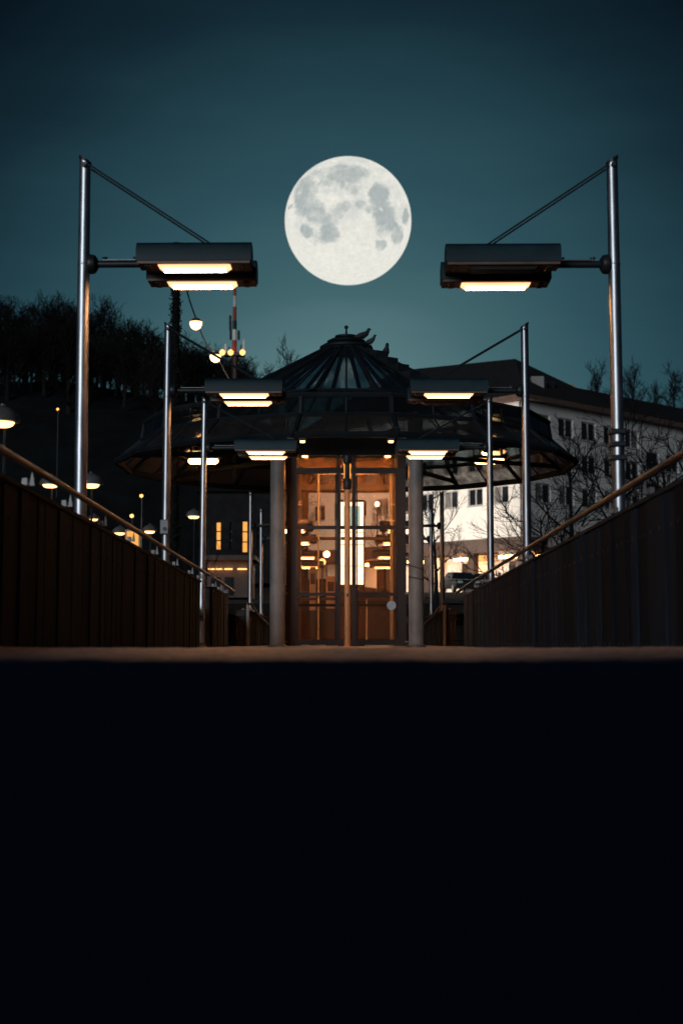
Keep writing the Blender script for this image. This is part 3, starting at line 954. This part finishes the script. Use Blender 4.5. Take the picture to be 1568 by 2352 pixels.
# ================================================================== DARK HOUSE WITH NARROW LIT WINDOWS (LEFT)
h = thing('town_house', 'dark town house left of the pavilion with narrow orange lit windows', 'building', (0, 0, 0))
ha, hb = at(470, 1130, 95), at(655, 1130, 95)
gz = 4.0
ww = []
for u0, u1, v0, v1 in ((497, 507, 1200, 1262), (557, 568, 1198, 1268), (527, 534, 1200, 1262), (590, 600, 1205, 1262)):
    p, q = at(u0, v1, 95), at(u1, v0, 95)
    ww.append((p.x - ha.x, q.x - ha.x, p.z, q.z))
w3, PH = facade('house_wall', (ha.x, 95, 0), (1, 0, 0), hb.x - ha.x, gz, ha.z, ww, darkrender, h)
for k, (a, b, p, q) in enumerate(ww):
    m = litwin if k < 2 else win_glass
    f = MB().add([PH(a, p, .2), PH(b, p, .2), PH(b, q, .2), PH(a, q, .2)], [(0, 1, 2, 3)]).obj('window', m, w3)
    for z in (p + (q - p) / 3, p + 2 * (q - p) / 3):
        MB().box(ha.x + a, ha.x + b, 95.1, 95.15, z - .04, z + .04).obj('glazing_bar', frame_m, f)
MB().box(ha.x, hb.x, 95.4, 103, gz, ha.z - .01).obj('house_body', darkrender, h)
MB().add([(ha.x - .5, 94.5, ha.z), (hb.x + .5, 94.5, ha.z), (hb.x + .5, 103.5, ha.z), (ha.x - .5, 103.5, ha.z), (ha.x + 1, 99, ha.z + 1.2), (hb.x - 1, 99, ha.z + 1.2)],
         [(0, 1, 5, 4), (1, 2, 5), (2, 3, 4, 5), (3, 0, 4), (0, 3, 2, 1)]).obj('roof', roof_m, h)
sh = thing('shop_front', 'low lit shop front under the dark house, left of the pavilion', 'building', (0, 0, 0))
q0, q1 = at(475, 1322, 80), at(575, 1322, 80)
MB().box(q0.x, q1.x, 80.3, 84, 2.6, 4.7).obj('shop_wall', brownfascia, sh)
for u0, u1 in ((478, 492), (496, 510), (515, 533), (545, 566)):
    a, b = at(u0, 1309, 80).x, at(u1, 1309, 80).x
    MB().box(a, b, 80.05, 80.29, at(0, 1308, 80).z, at(0, 1305.5, 80).z).obj('strip_light', farlight, sh)
MB().box(q0.x - .3, q1.x + .3, 79.6, 84, 4.71, 4.95).obj('canopy', brownfascia, sh)
for u0, u1 in ((484, 505), (515, 535)):
    a, b = at(u0, 1309, 80).x, at(u1, 1309, 80).x
    MB().box(a, b, 80.22, 80.29, 2.7, 3.75).obj('shop_window', win_glass, sh)

# ================================================================== STREET LAMPS
def dome_lamp(u, v, Y, wid, lab, m=None, arm=0):
    p = at(u, v, Y)
    gz_ = base(Y)
    t = thing('street_lamp', lab, 'street lamp', (p.x, Y, gz_), 0, 'dome street lamps beyond the left wall')
    z = p.z - gz_
    r = wid / FPX * Y / 2
    hd = MB().lathe([(r * 1.02, z + r * .10), (r, z + r * .28), (r * .86, z + r * .58), (r * .58, z + r * .84), (r * .25, z + r * .98), (r * .06, z + r * 1.02)], 24).obj('dome', domem, t, 40)
    MB().lathe([(r * .45, z - r * .16), (r * .62, z - r * .08), (r * .72, z + r * .09)], 20).obj('lamp_glass', m or lampwarm, hd, 40)
    MB().tube([(0, .3, 0), (0, .3, z + r * .8), (0, .2, z + r * 1.1), (0, 0, z + r * 1.08)], .035, 8).obj('pole', darkmetal, t, 40)
dome_lamp(4, 974, 30, 84, 'large dome street lamp cut by the left edge of the picture')
dome_lamp(208, 1116, 46, 58, 'dome street lamp glowing just right of the nearest left lamp post')
dome_lamp(116, 1116, 48, 50, 'dome street lamp glowing left of the nearest left lamp post, crossed by the handrail')
dome_lamp(60, 1111, 62, 24, 'small street lamp low over the wall at the far left', None)
dome_lamp(275, 1226, 62, 34, 'dome street lamp low over the wall between first and second left posts')
dome_lamp(344, 1222, 62, 34, 'dome street lamp low over the wall beside the second left post')
dome_lamp(216, 1194, 80, 26, 'tiny bright street lamp just above the left wall')
dome_lamp(445, 1188, 70, 36, 'street lamp lighting bare twigs left of the third left lamp post')
# low lit kiosk glow between rail and wall
p = at(306, 1246, 55)
t = thing('notice_case', 'small orange lit showcase just above the left wall', 'showcase', (p.x, 55, base(55)))
MB().box(-.32, .32, -.1, .1, 0, p.z - base(55) - .6).obj('plinth', core_m, t)
MB().box(-.30, .30, -.105, .1, p.z - base(55) - .595, p.z - base(55) + .5, 0, .02).obj('case', machine_m, t)
MB().box(-.22, .22, -.13, -.107, p.z - base(55) - .5, p.z - base(55) + .42).obj('lit_face', litwin, t)
# tiny distant lamps on the dark slope
for i, (u, v, Y, lab) in enumerate(((133, 940, 150, 'single far lamp high on the dark slope at left'),
                                    (325, 1139, 100, 'far lamp alone in the dark right of the two dome lamps'),
                                    (303, 1185, 90, 'small far lamp above the rail left of the second post'),)):
    q = at(u, v, Y)
    t = thing('far_lamp', lab, 'street lamp', (q.x, Y, hz(q.x, Y)), 0, 'far lamps on the hillside')
    z = q.z - hz(q.x, Y)
    MB().tube([(0, .2, 0), (0, .2, z + .2)], .03, 6).obj('pole', darkmetal, t)
    MB().lathe([(.04, -.11), (.11, -.06), (.13, .02), (.1, .08), (.04, .11)], 12, (0, 0, z)).obj('lamp_glass', farlight, t, 40)

# bulbs on the wire from the ivy-clad mast
def globe(u, v, Y, r, lab, m):
    q = at(u, v, Y)
    t = thing('hanging_lamp', lab, 'lamp', (q.x, Y, q.z), 0, 'lamps hung on the wire')
    MB().lathe([(.04, r * 1.15), (r * .5, r * 1.0), (r * .95, r * .55), (r * 1.02, r * .42)], 16).obj('shade', domem, t, 40)
    MB().lathe([(r * .3, -r * .75), (r * .7, -r * .5), (r * .92, 0), (r * .95, r * .42)], 16).obj('lamp_glass', m, t, 40)
    return q
Ym = 60
mt = at(406, 558, Ym)
g1 = globe(450, 746, 63, .29, 'glowing lamp hung on the wire right of the dark mast', lampbulb)
g2 = globe(495, 822, 72, .30, 'lower glowing lamp on the wire near the red mast', lampbulb)
w = MB()
pts = []
for A_, B_ in ((mt, g1 + Vector((0, 0, .3))), (g1 + Vector((0, 0, .3)), g2 + Vector((0, 0, .3))), (g2 + Vector((0, 0, .3)), at(548, 890, 84))):
    for i in range(7):
        f = i / 6
        pts.append(A_.lerp(B_, f) - Vector((0, 0, .35 * math.sin(math.pi * f))))
tag(w.tube(pts, .035, 5).obj('overhead_wire', darkmetal), 'dark sagging wire carrying the two hanging lamps', 'wire')
# ivy mast
t = thing('mast', 'tall dark ivy-clad mast behind the left lamps', 'mast', (mt.x, Ym, base(Ym)))
zt = mt.z - base(Ym)
MB().tube([(0, 0, 0), (0, 0, zt)], [.21, .15], 12).obj('pole', bark, t, 40)
MB().tube([(-.3, 0, zt - .05), (.3, 0, zt - .05)], .05, 6).obj('crossbar', darkmetal, t)
rg2 = random.Random(4)
m = MB()
for i in range(2600):
    z = rg2.uniform(0, zt - 1.4) * 1.0
    a = rg2.uniform(0, 6.283); r = .17 + abs(rg2.gauss(0, .06))
    c = Vector((r * math.cos(a), r * math.sin(a), z)); s_ = rg2.uniform(.04, .085)
    u_ = Vector((rg2.gauss(0, 1), rg2.gauss(0, 1), rg2.gauss(0, 1))).normalized(); v_ = u_.orthogonal().normalized()
    m.add([c - u_ * s_, c + v_ * s_ * .6, c + u_ * s_, c - v_ * s_ * .6], [(0, 1, 2, 3)])
iv = m.obj('ivy_leaves', ivy, t); iv['kind'] = 'stuff'
# red and white telecom mast
Yt = 150
tt = at(535, 640, Yt); tb = at(541, 880, Yt)
t = thing('telecom_mast', 'slender red and white banded telecom mast with a lamp platform', 'mast', (tb.x, Yt, hz(tb.x, Yt)))
zb_, zt_ = hz(tb.x, Yt), tt.z
segs = [(at(0, a, Yt).z, at(0, b, Yt).z, m_, w_) for a, b, m_, w_ in
        ((680, 640, redp, .16), (705, 680, whitep, .17), (737, 705, redp, .2), (757, 737, darkmetal, .24), (782, 757, whitep, .20), (815, 782, redp, .26))]
for a, b, m_, w_ in segs:
    MB().tube([(-.15, 0, a - zb_ + .003), (-.15, 0, b - zb_)], w_, 8).obj('mast_section', m_, t)
pz = at(0, 818, Yt).z - zb_
MB().tube([(0, 0, 0), (-.1, 0, pz)], [.42, .36], 10).obj('mast_base', frame_m, t)
MB().box(-1.25, .95, -.6, .6, pz, pz + .3).obj('platform', darkmetal, t)
for x, hgt, m_ in ((-1.1, 1.0, whitep), (-.7, .7, darkmetal), (.55, .9, darkmetal), (.85, 1.5, whitep)):
    MB().box(x - .08, x + .08, -.1, .1, pz + .302, pz + .3 + hgt).obj('antenna', m_, t)
for a, x in ((735, -.62), (770, -.55), (770, .30), (748, -.6)):
    z = at(0, a, Yt).z - zb_
    MB().tube([(x, 0, z - .5), (x, 0, z + .5)], .13, 8).obj('dish', darkmetal, t, 40)
for u in (531, 558, 512):
    x = at(u, 815, Yt).x - tb.x
    MB().lathe([(.05, -.32), (.28, -.15), (.3, .1), (.1, .3)], 12, (x, -.75, pz + .25)).obj('mast_lamp', farlight, t, 40)
# street lamps standing before the white facade, seen through the pavilion
def ball_lamp(u, v, Y, r, lab, m, power=0):
    q = at(u, v, Y)
    g = hz(q.x, Y) if abs(q.x) > 2.85 or Y > 80 else 0
    t = thing('street_lamp', lab, 'street lamp', (q.x, Y, g), 0, 'ball street lamps before the white building')
    MB().tube([(0, 0, 0), (0, 0, q.z - g - r * .9)], [.07, .045], 8).obj('pole', darkmetal, t, 40)
    MB().lathe([(r * .35, -r * .93), (r * .8, -r * .6), (r, 0), (r * .8, r * .6), (r * .3, r * .95)], 16, (0, 0, q.z - g)).obj('globe', m, t, 40)
    if power:
        ld = bpy.data.lights.new('street_lamp_light', 'POINT')
        ld.energy = power
        ld.color = (1.0, .87, .73)
        ld.shadow_soft_size = .12
        lo = bpy.data.objects.new('street_lamp_light', ld)
        C.objects.link(lo)
        lo.parent = t
        lo.location = (0, r + .16, q.z - g)
strong = emit('street_globe', (1.0, .72, .46), 30)
ball_lamp(866, 1158, 104, .17, 'bright ball street lamp seen high through the right door pane', strong, 2600)
ball_lamp(750, 1273, 108, .24, 'ball street lamp seen through the left door above the ticket machine', strong, 6000)
ball_lamp(740, 1291, 96, .24, 'lower ball street lamp seen through the left door pane', lampbulb)

# ================================================================== PARKED CARS
def car(loc, rz, lab):
    t = thing('parked_car', lab, 'car', loc, rz, 'cars parked before the white building')
    # side profile (y along length, z), width along x
    body = [(-2.1, .35), (-2.12, .62), (-1.95, .80), (-1.0, .95), (.95, .98), (1.9, .92), (2.08, .75), (2.05, .35)]
    MB().prism_x(body, -.88, .88).obj('body', carpaint, t, 40)
    n_ = [(-1.02, .95), (-.45, 1.40), (.75, 1.44), (1.45, .98)]
    vs = [(-.82 if k in (0, 3) else -.66, y, z) for k, (y, z) in enumerate(n_)] + [(.82 if k in (0, 3) else .66, y, z) for k, (y, z) in enumerate(n_)]
    MB().add(vs, [(0, 1, 2, 3), (7, 6, 5, 4), (0, 4, 5, 1), (1, 5, 6, 2), (2, 6, 7, 3), (3, 7, 4, 0)]).obj('cabin', carpaint, t, 40)
    MB().add([(-.72, -.97, 1.0), (.72, -.97, 1.0), (.60, -.52, 1.36), (-.60, -.52, 1.36)], [(0, 1, 2, 3)]).obj('windscreen', win_glass, t).location = (0, -.012, .01)
    for e in (-1, 1):
        MB().box(e * .62 - .17, e * .62 + .17, -2.14, -2.0, .60, .74, 0, .02).obj('headlight', whitep, t)
        for y in (-1.3, 1.3):
            w_ = MB().tube([(e * .70, y, .31), (e * .90, y, .31)], .31, 16).obj('wheel', tyre, t, 40)
            MB().tube([(e * .895, y, .31), (e * .912, y, .31)], .19, 12).obj('rim', galv, w_, 40)
        MB().box(e * .97 - .09, e * .97 + .09, -.75, -.62, .98, 1.10, 0, .02).obj('mirror', carpaint, t)
for (u, v, Y, rz, lab) in ((1056, 1345, 97, R(12), 'dark parked car nearer the pavilion, below the lit arcade'),
                           (1104, 1336, 99, R(10), 'dark parked car beside the handrail end, below the lit arcade')):
    q = at(u, v, Y)
    car((q.x, Y, hz(q.x, Y)), rz, lab)

# ================================================================== BARE TREES
def tree_mesh(seed, H, spread, limbs=8, l2=7, l3=6, l4=4, tw=.022, trunk_r=.20, up=.55, bare=.28, lean=(32, 62)):
    rg = random.Random(seed)
    tr, cr_ = MB(), MB()
    def poly(p, d, L, n, wob, upw):
        pts = [p.copy()]
        dd = d.copy()
        for i in range(n):
            dd = (dd + Vector((rg.gauss(0, wob), rg.gauss(0, wob), rg.gauss(0, wob) + upw))).normalized()
            pts.append(pts[-1] + dd * (L / n))
        return pts, dd
    tp, _ = poly(Vector((0, 0, 0)), Vector((rg.gauss(0, .04), rg.gauss(0, .04), 1)), H * .80, 8, .05, .05)
    tr.tube(tp, [trunk_r * (1 - .86 * i / 8) for i in range(9)], 8, cap=False)
    def child(pts, f):
        x = f * (len(pts) - 1); i = min(int(x), len(pts) - 2)
        return pts[i].lerp(pts[i + 1], x - i), (pts[i + 1] - pts[i]).normalized()
    def side(dir_, ang):
        a = dir_.orthogonal().normalized()
        a = Matrix.Rotation(rg.uniform(0, 6.283), 3, dir_) @ a
        return (dir_ * math.cos(ang) + a * math.sin(ang)).normalized()
    for i in range(limbs):
        f = bare + (1 - bare) * (i + rg.random() * .7) / limbs
        p, d = child(tp, min(f, .99))
        az = i * 2.4 + rg.uniform(-.5, .5)
        ang = R(rg.uniform(*lean)) * (1.15 - .4 * f)
        d1 = Vector((math.cos(az) * math.sin(ang), math.sin(az) * math.sin(ang), math.cos(ang)))
        L1 = spread * rg.uniform(.75, 1.1) * (1.12 - .45 * f)
        q1, _ = poly(p, d1, L1, 5, .10, up * .10)
        r1 = trunk_r * .42 * (1.15 - .6 * f)
        tr.tube(q1, [r1 * (1 - .8 * k / 5) for k in range(6)], 5, cap=False)
        for j in range(l2):
            p2, d2 = child(q1, .18 + .80 * (j + rg.random()) / l2)
            q2, _ = poly(p2, side(d2, R(rg.uniform(22, 55))), L1 * rg.uniform(.35, .6), 4, .13, up * .14)
            cr_.tube(q2, [max(tw, r1 * .38) * (1 - .6 * k / 4) for k in range(5)], 4, cap=False)
            for k in range(l3):
                p3, d3 = child(q2, .15 + .83 * (k + rg.random()) / l3)
                q3, _ = poly(p3, side(d3, R(rg.uniform(20, 55))), L1 * rg.uniform(.16, .32), 3, .16, up * .16)
                cr_.tube(q3, [tw * (1 - .5 * z / 3) for z in range(4)], 3, cap=False)
                for l in range(l4):
                    p4, d4 = child(q3, .25 + .73 * (l + rg.random()) / l4)
                    q4, _ = poly(p4, side(d4, R(rg.uniform(20, 50))), L1 * rg.uniform(.07, .16), 2, .18, up * .1)
                    cr_.tube(q4, [tw * .6, tw * .5, tw * .3], 3, cap=False)
    return tr.mesh('trunk', bark), cr_.mesh('crown', bark)
protos = [tree_mesh(11 + i, 11, 5.0, limbs=11, l2=7, l3=5, l4=3, tw=.036, trunk_r=.27, up=1.0, bare=.12, lean=(22, 48)) for i in range(4)]
def put_tree(me, loc, rz, sc, lab, group, name='bare_tree', tilt=(0, 0)):
    t = thing(name, lab, 'shrub' if 'shrub' in name else 'tree', loc, rz, group)
    inst('trunk', me[0], t); inst('crown', me[1], t)
    t.scale = (sc[0], sc[0], sc[1])
    t.rotation_euler = (tilt[0], tilt[1], rz)
rg = random.Random(21)
ORD = ['first', 'second', 'third', 'fourth', 'fifth', 'sixth', 'seventh', 'eighth', 'ninth', 'tenth', 'eleventh', 'twelfth', 'thirteenth', 'fourteenth', 'fifteenth', 'sixteenth', 'seventeenth', 'eighteenth']
ridge_list = [(-30, 722), (12, 708), (58, 736), (92, 716), (128, 722), (176, 728), (212, 748), (242, 730), (288, 776), (318, 760), (356, 778), (386, 796), (422, 800),
              (455, 812), (492, 828), (525, 838), (558, 858), (586, 872)]
for i, (u, v) in enumerate(ridge_list):
    Y = rg.uniform(183, 192)
    q = at(u, v, Y)
    gz_ = hz(q.x, Y)
    s = max(.6, (q.z - gz_) / 10.6)
    put_tree(protos[i % 4], (q.x, Y, gz_), rg.uniform(0, 6), (s * rg.uniform(1.25, 1.7), s),
             '%s bare tree from the left in the ridge row against the sky' % ORD[i], 'bare trees on the left ridge')
for i in range(20):
    u = -20 + i * 31 + rg.uniform(-10, 10)
    Y = rg.uniform(168, 180)
    x = at(u, 800, Y).x
    v = interp(u, ridge_list) + rg.uniform(22, 75)
    zt = at(u, v, Y).z
    gz_ = hz(x, Y)
    s = max(.6, min(1.5, (zt - gz_) / 11.2))
    put_tree(protos[(i + 1) % 4], (x, Y, gz_), rg.uniform(0, 6), (s * 1.4, s),
             'bare tree in the dark wood on the left slope below the ridge row', 'bare trees on the left slope')
for i in range(15):
    u = -10 + i * 40 + rg.uniform(-10, 10)
    Y = rg.uniform(194, 202)
    v = interp(u, ridge_list) + rg.uniform(-6, 20)
    q = at(u, v, Y)
    gz_ = hz(q.x, Y)
    s = max(.7, (q.z - gz_) / 10.6)
    put_tree(protos[(i * 3 + 1) % 4], (q.x, Y, gz_), rg.uniform(0, 6), (s * rg.uniform(1.2, 1.6), s),
             'bare tree in the second rank just behind the left ridge row', 'second rank of bare trees on the left ridge')
for i in range(30):
    u = -20 + i * 20 + rg.uniform(-9, 9)
    Y = rg.uniform(186, 191)
    x = at(u, 850, Y).x
    put_tree(protos[(i + 3) % 4], (x, Y, hz(x, Y) - .9), rg.uniform(0, 6), (rg.uniform(.75, 1.1), rg.uniform(.5, .75)),
             'low bare shrub in the undergrowth along the left ridge', 'shrubs on the left ridge', 'bare_shrub')
for i, (u, v, Y, w_, lab) in enumerate(((662, 812, 170, .75, 'lone bare treetop showing over the left edge of the pavilion roof'),
                                    (1368, 848, 172, .85, 'bare tree rising over the wing roof, left of the nearest right lamp post'),
                                    (1452, 850, 172, .9, 'bare tree just right of the nearest right lamp post, above the wing roof'),
                                    (1500, 888, 176, .8, 'smaller bare tree second from the right above the wing roof'),
                                    (1548, 856, 172, 1.0, 'bare tree at the right edge of the picture above the wing roof'),
                                    (1416, 870, 178, .8, 'thin bare tree behind the nearest right lamp post'))):
    q = at(u, v, Y)
    gz_ = min(hz(q.x, Y), q.z - 6)
    s = (q.z - gz_) / 11.2
    put_tree(protos[(i + 2) % 4], (q.x, Y, gz_), i * 1.3, (s * w_, s), lab, 'bare trees behind the roofs')
near = [tree_mesh(51 + i, 8, 3.6, limbs=8, l2=6, l3=6, l4=3, tw=.014, trunk_r=.19, up=.45, bare=.18) for i in range(2)]
for i, (u, v, Y, w_, rzz, lab) in enumerate(((1404, 948, 62, 1.15, .4, 'bare tree with thick trunk before the dim right face of the building'),
                                         (1306, 985, 66, 1.0, 2.0, 'slender bare tree before the right face near the canopy rim'),
                                         (1500, 985, 60, 1.1, 4.1, 'bare tree right of the nearest right lamp post before the wing windows'),
                                         (1575, 975, 64, 1.1, 5.3, 'bare tree at the right edge before the wing windows'),
                                         (1255, 1118, 58, 1.25, 1.0, 'low spreading bare tree beside the second right lamp post'),
                                         (1000, 1105, 75, .8, 3.0, 'bare tree just right of the right pavilion column'),
                                         (706, 1108, 84, .62, 2.2, 'bare tree seen through the upper left door pane'),
                                         (884, 1150, 90, .7, 4.4, 'bare tree seen through the upper right door pane'),
                                         (440, 1165, 74, .7, 3.6, 'bare twiggy tree lit by a lamp left of the third left post'))):
    q = at(u, v, Y)
    gz_ = hz(q.x, Y)
    s = (q.z - gz_) / 8.0
    put_tree(near[i % 2], (q.x, Y, gz_), rzz, (s * w_, s), lab, None)

# ================================================================== MOON
MD = 3000.0
mp_ = at(799, 508, 1.0)
mdir = (mp_ - Vector((0, 0, CAM_H))).normalized()
mrad = MD * 145 / FPX / math.hypot(1, (1176 - 508) / FPX)
bm = bmesh.new()
bmesh.ops.create_uvsphere(bm, u_segments=96, v_segments=48, radius=1)
me = bpy.data.meshes.new('moon')
bm.to_mesh(me); bm.free()
me.shade_smooth()
moon = bpy.data.objects.new('moon', me)
C.objects.link(moon)
moon.location = Vector((0, 0, CAM_H)) + mdir * MD
moon.scale = (mrad,) * 3
elv = math.asin(mdir.z)
moon.rotation_euler = (elv, 0, -math.atan2(mdir.x, mdir.y))
tag(moon, 'huge pale full moon hanging in the dusk sky over the pavilion', 'moon')
mm = bpy.data.materials.new('moon_surface')
mm.use_nodes = True
t = mm.node_tree
t.nodes.clear()
tcn = N(t, 'ShaderNodeTexCoord')
def noise(scale, detail, rough, vec):
    n = N(t, 'ShaderNodeTexNoise')
    n.inputs['Scale'].default_value = scale
    n.inputs['Detail'].default_value = detail
    n.inputs['Roughness'].default_value = rough
    t.links.new(vec, n.inputs['Vector'])
    return n
nA = noise(4.2, 10, .70, tcn.outputs['Object'])
nsub = N(t, 'ShaderNodeVectorMath', operation='SUBTRACT')
t.links.new(nA.outputs['Color'], nsub.inputs[0]); nsub.inputs[1].default_value = (.5, .5, .5)
nsc = N(t, 'ShaderNodeVectorMath', operation='SCALE')
t.links.new(nsub.outputs[0], nsc.inputs[0]); nsc.inputs['Scale'].default_value = .30
npos = N(t, 'ShaderNodeVectorMath', operation='ADD')
t.links.new(tcn.outputs['Object'], npos.inputs[0]); t.links.new(nsc.outputs[0], npos.inputs[1])
flat = N(t, 'ShaderNodeVectorMath', operation='MULTIPLY')
t.links.new(npos.outputs[0], flat.inputs[0]); flat.inputs[1].default_value = (1, 0, 1)
seas = [(740, 290, 215, 120, .85), (300, 510, 95, 190, .95), (370, 400, 110, 120, .75), (430, 640, 110, 110, .8), (345, 835, 62, 72, 1.0),
        (570, 850, 105, 115, .95), (510, 720, 95, 80, .8), (1068, 470, 112, 112, 1.0), (1130, 690, 122, 112, 1.05), (1355, 700, 48, 84, 1.0),
        (1262, 880, 68, 110, .9), (1085, 975, 58, 66, .75), (890, 570, 60, 55, .75), (730, 600, 85, 55, .7), (700, 148, 190, 26, .4),
        (560, 340, 90, 80, .6), (800, 430, 75, 60, .6), (640, 640, 100, 60, .55), (1195, 430, 40, 40, .5), (175, 598, 13, 28, 1.0), (430, 950, 60, 40, .5),
        (1100, 250, 70, 30, .3), (450, 300, 95, 90, .7), (400, 540, 85, 100, .7), (590, 420, 110, 70, .4), (1100, 580, 95, 75, .95), (1200, 775, 75, 75, .95), (1115, 840, 75, 70, .7), (970, 620, 60, 50, .6), (830, 610, 70, 45, .55), (660, 690, 70, 60, .65), (540, 930, 80, 50, .6), (480, 240, 90, 60, .5), (900, 260, 80, 70, .6), (380, 740, 60, 70, .5), (450, 860, 60, 60, .4), (780, 680, 40, 30, .5), (640, 740, 50, 90, .6)]
prev = None
for (cx, cy, rx, ry, amp) in seas:
    x, z = (cx - 764) / 661, -(cy - 742) / 661
    s1 = N(t, 'ShaderNodeVectorMath', operation='SUBTRACT')
    t.links.new(flat.outputs[0], s1.inputs[0]); s1.inputs[1].default_value = (x, 0, z)
    m1 = N(t, 'ShaderNodeVectorMath', operation='MULTIPLY')
    t.links.new(s1.outputs[0], m1.inputs[0]); m1.inputs[1].default_value = (661 / rx, 0, 661 / ry)
    ln = N(t, 'ShaderNodeVectorMath', operation='LENGTH')
    t.links.new(m1.outputs[0], ln.inputs[0])
    mr = N(t, 'ShaderNodeMapRange', interpolation_type='SMOOTHSTEP')
    mr.inputs['From Min'].default_value = 1.42; mr.inputs['From Max'].default_value = .62
    mr.inputs['To Min'].default_value = 0; mr.inputs['To Max'].default_value = amp
    t.links.new(ln.outputs['Value'], mr.inputs[0])
    if prev is None: prev = mr.outputs[0]
    else:
        mx = N(t, 'ShaderNodeMath', operation='MAXIMUM')
        t.links.new(prev, mx.inputs[0]); t.links.new(mr.outputs[0], mx.inputs[1])
        prev = mx.outputs[0]
nC = noise(7.5, 10, .72, tcn.outputs['Object'])
mc = N(t, 'ShaderNodeMath', operation='MULTIPLY_ADD')
t.links.new(nC.outputs['Fac'], mc.inputs[0]); mc.inputs[1].default_value = 1.5
t.links.new(prev, mc.inputs[2])
msm = N(t, 'ShaderNodeMapRange', interpolation_type='SMOOTHSTEP')
msm.inputs['From Min'].default_value = .78; msm.inputs['From Max'].default_value = 1.85
t.links.new(mc.outputs[0], msm.inputs[0])
# grey half-tones spread through the northern half
nD = noise(3.6, 9, .66, npos.outputs[0])
sz = N(t, 'ShaderNodeSeparateXYZ')
t.links.new(tcn.outputs['Object'], sz.inputs[0])
mz = N(t, 'ShaderNodeMapRange', interpolation_type='SMOOTHSTEP')
mz.inputs['From Min'].default_value = -.45; mz.inputs['From Max'].default_value = .25
mz.inputs['To Min'].default_value = .06; mz.inputs['To Max'].default_value = .42
t.links.new(sz.outputs['Z'], mz.inputs[0])
md_ = N(t, 'ShaderNodeMapRange', interpolation_type='SMOOTHSTEP')
md_.inputs['From Min'].default_value = .40; md_.inputs['From Max'].default_value = .66
t.links.new(nD.outputs['Fac'], md_.inputs[0])
mh = N(t, 'ShaderNodeMath', operation='MULTIPLY')
t.links.new(mz.outputs[0], mh.inputs[0]); t.links.new(md_.outputs[0], mh.inputs[1])
mmx = N(t, 'ShaderNodeMath', operation='MAXIMUM')
t.links.new(msm.outputs[0], mmx.inputs[0]); t.links.new(mh.outputs[0], mmx.inputs[1])
prev = mmx.outputs[0]
nB = noise(14, 10, .75, tcn.outputs['Object'])
mB = N(t, 'ShaderNodeMapRange')
mB.inputs['From Min'].default_value = .3; mB.inputs['From Max'].default_value = .7
mB.inputs['To Min'].default_value = .86; mB.inputs['To Max'].default_value = 1.10
t.links.new(nB.outputs['Fac'], mB.inputs[0])
mxc = N(t, 'ShaderNodeMix', data_type='RGBA')
t.links.new(prev, mxc.inputs['Factor'])
mxc.inputs['A'].default_value = (.83, .82, .75, 1)
mxc.inputs['B'].default_value = (.42, .47, .465, 1)
# bright craters and rays
vor = N(t, 'ShaderNodeTexVoronoi', feature='F1')
vor.inputs['Scale'].default_value = 14
t.links.new(npos.outputs[0], vor.inputs['Vector'])
mv = N(t, 'ShaderNodeMapRange')
mv.inputs['From Min'].default_value = .02; mv.inputs['From Max'].default_value = .22
mv.inputs['To Min'].default_value = 1.16; mv.inputs['To Max'].default_value = 1.0
t.links.new(vor.outputs['Distance'], mv.inputs[0])
mul = N(t, 'ShaderNodeMath', operation='MULTIPLY')
t.links.new(mB.outputs[0], mul.inputs[0]); t.links.new(mv.outputs[0], mul.inputs[1])
rays = None
for (cx, cy, rr2, amp) in ((615, 515, 75, .8), (470, 510, 40, .6), (435, 312, 42, .9), (560, 1110, 190, .5), (560, 1110, 40, .7), (1255, 560, 45, .6), (660, 400, 26, .7),
                           (860, 850, 60, .4), (1120, 880, 60, .6), (760, 375, 26, .6), (280, 465, 20, .7), (1090, 605, 22, .8), (170, 800, 60, .4)):
    s1 = N(t, 'ShaderNodeVectorMath', operation='DISTANCE')
    t.links.new(flat.outputs[0], s1.inputs[0]); s1.inputs[1].default_value = ((cx - 764) / 661, 0, -(cy - 742) / 661)
    mr = N(t, 'ShaderNodeMapRange', interpolation_type='SMOOTHSTEP')
    mr.inputs['From Min'].default_value = rr2 / 661 * 1.3; mr.inputs['From Max'].default_value = 0
    mr.inputs['To Min'].default_value = 0; mr.inputs['To Max'].default_value = amp
    t.links.new(s1.outputs['Value'], mr.inputs[0])
    if rays is None: rays = mr.outputs[0]
    else:
        mx = N(t, 'ShaderNodeMath', operation='MAXIMUM')
        t.links.new(rays, mx.inputs[0]); t.links.new(mr.outputs[0], mx.inputs[1])
        rays = mx.outputs[0]
mxr = N(t, 'ShaderNodeMix', data_type='RGBA')
t.links.new(rays, mxr.inputs['Factor'])
t.links.new(mxc.outputs['Result'], mxr.inputs['A'])
mxr.inputs['B'].default_value = (.88, .86, .77, 1)
mxc = mxr
em = N(t, 'ShaderNodeEmission')
t.links.new(mxc.outputs['Result'], em.inputs['Color'])
t.links.new(mul.outputs[0], em.inputs['Strength'])
om = N(t, 'ShaderNodeOutputMaterial')
t.links.new(em.outputs[0], om.inputs[0])
me.materials.append(mm)
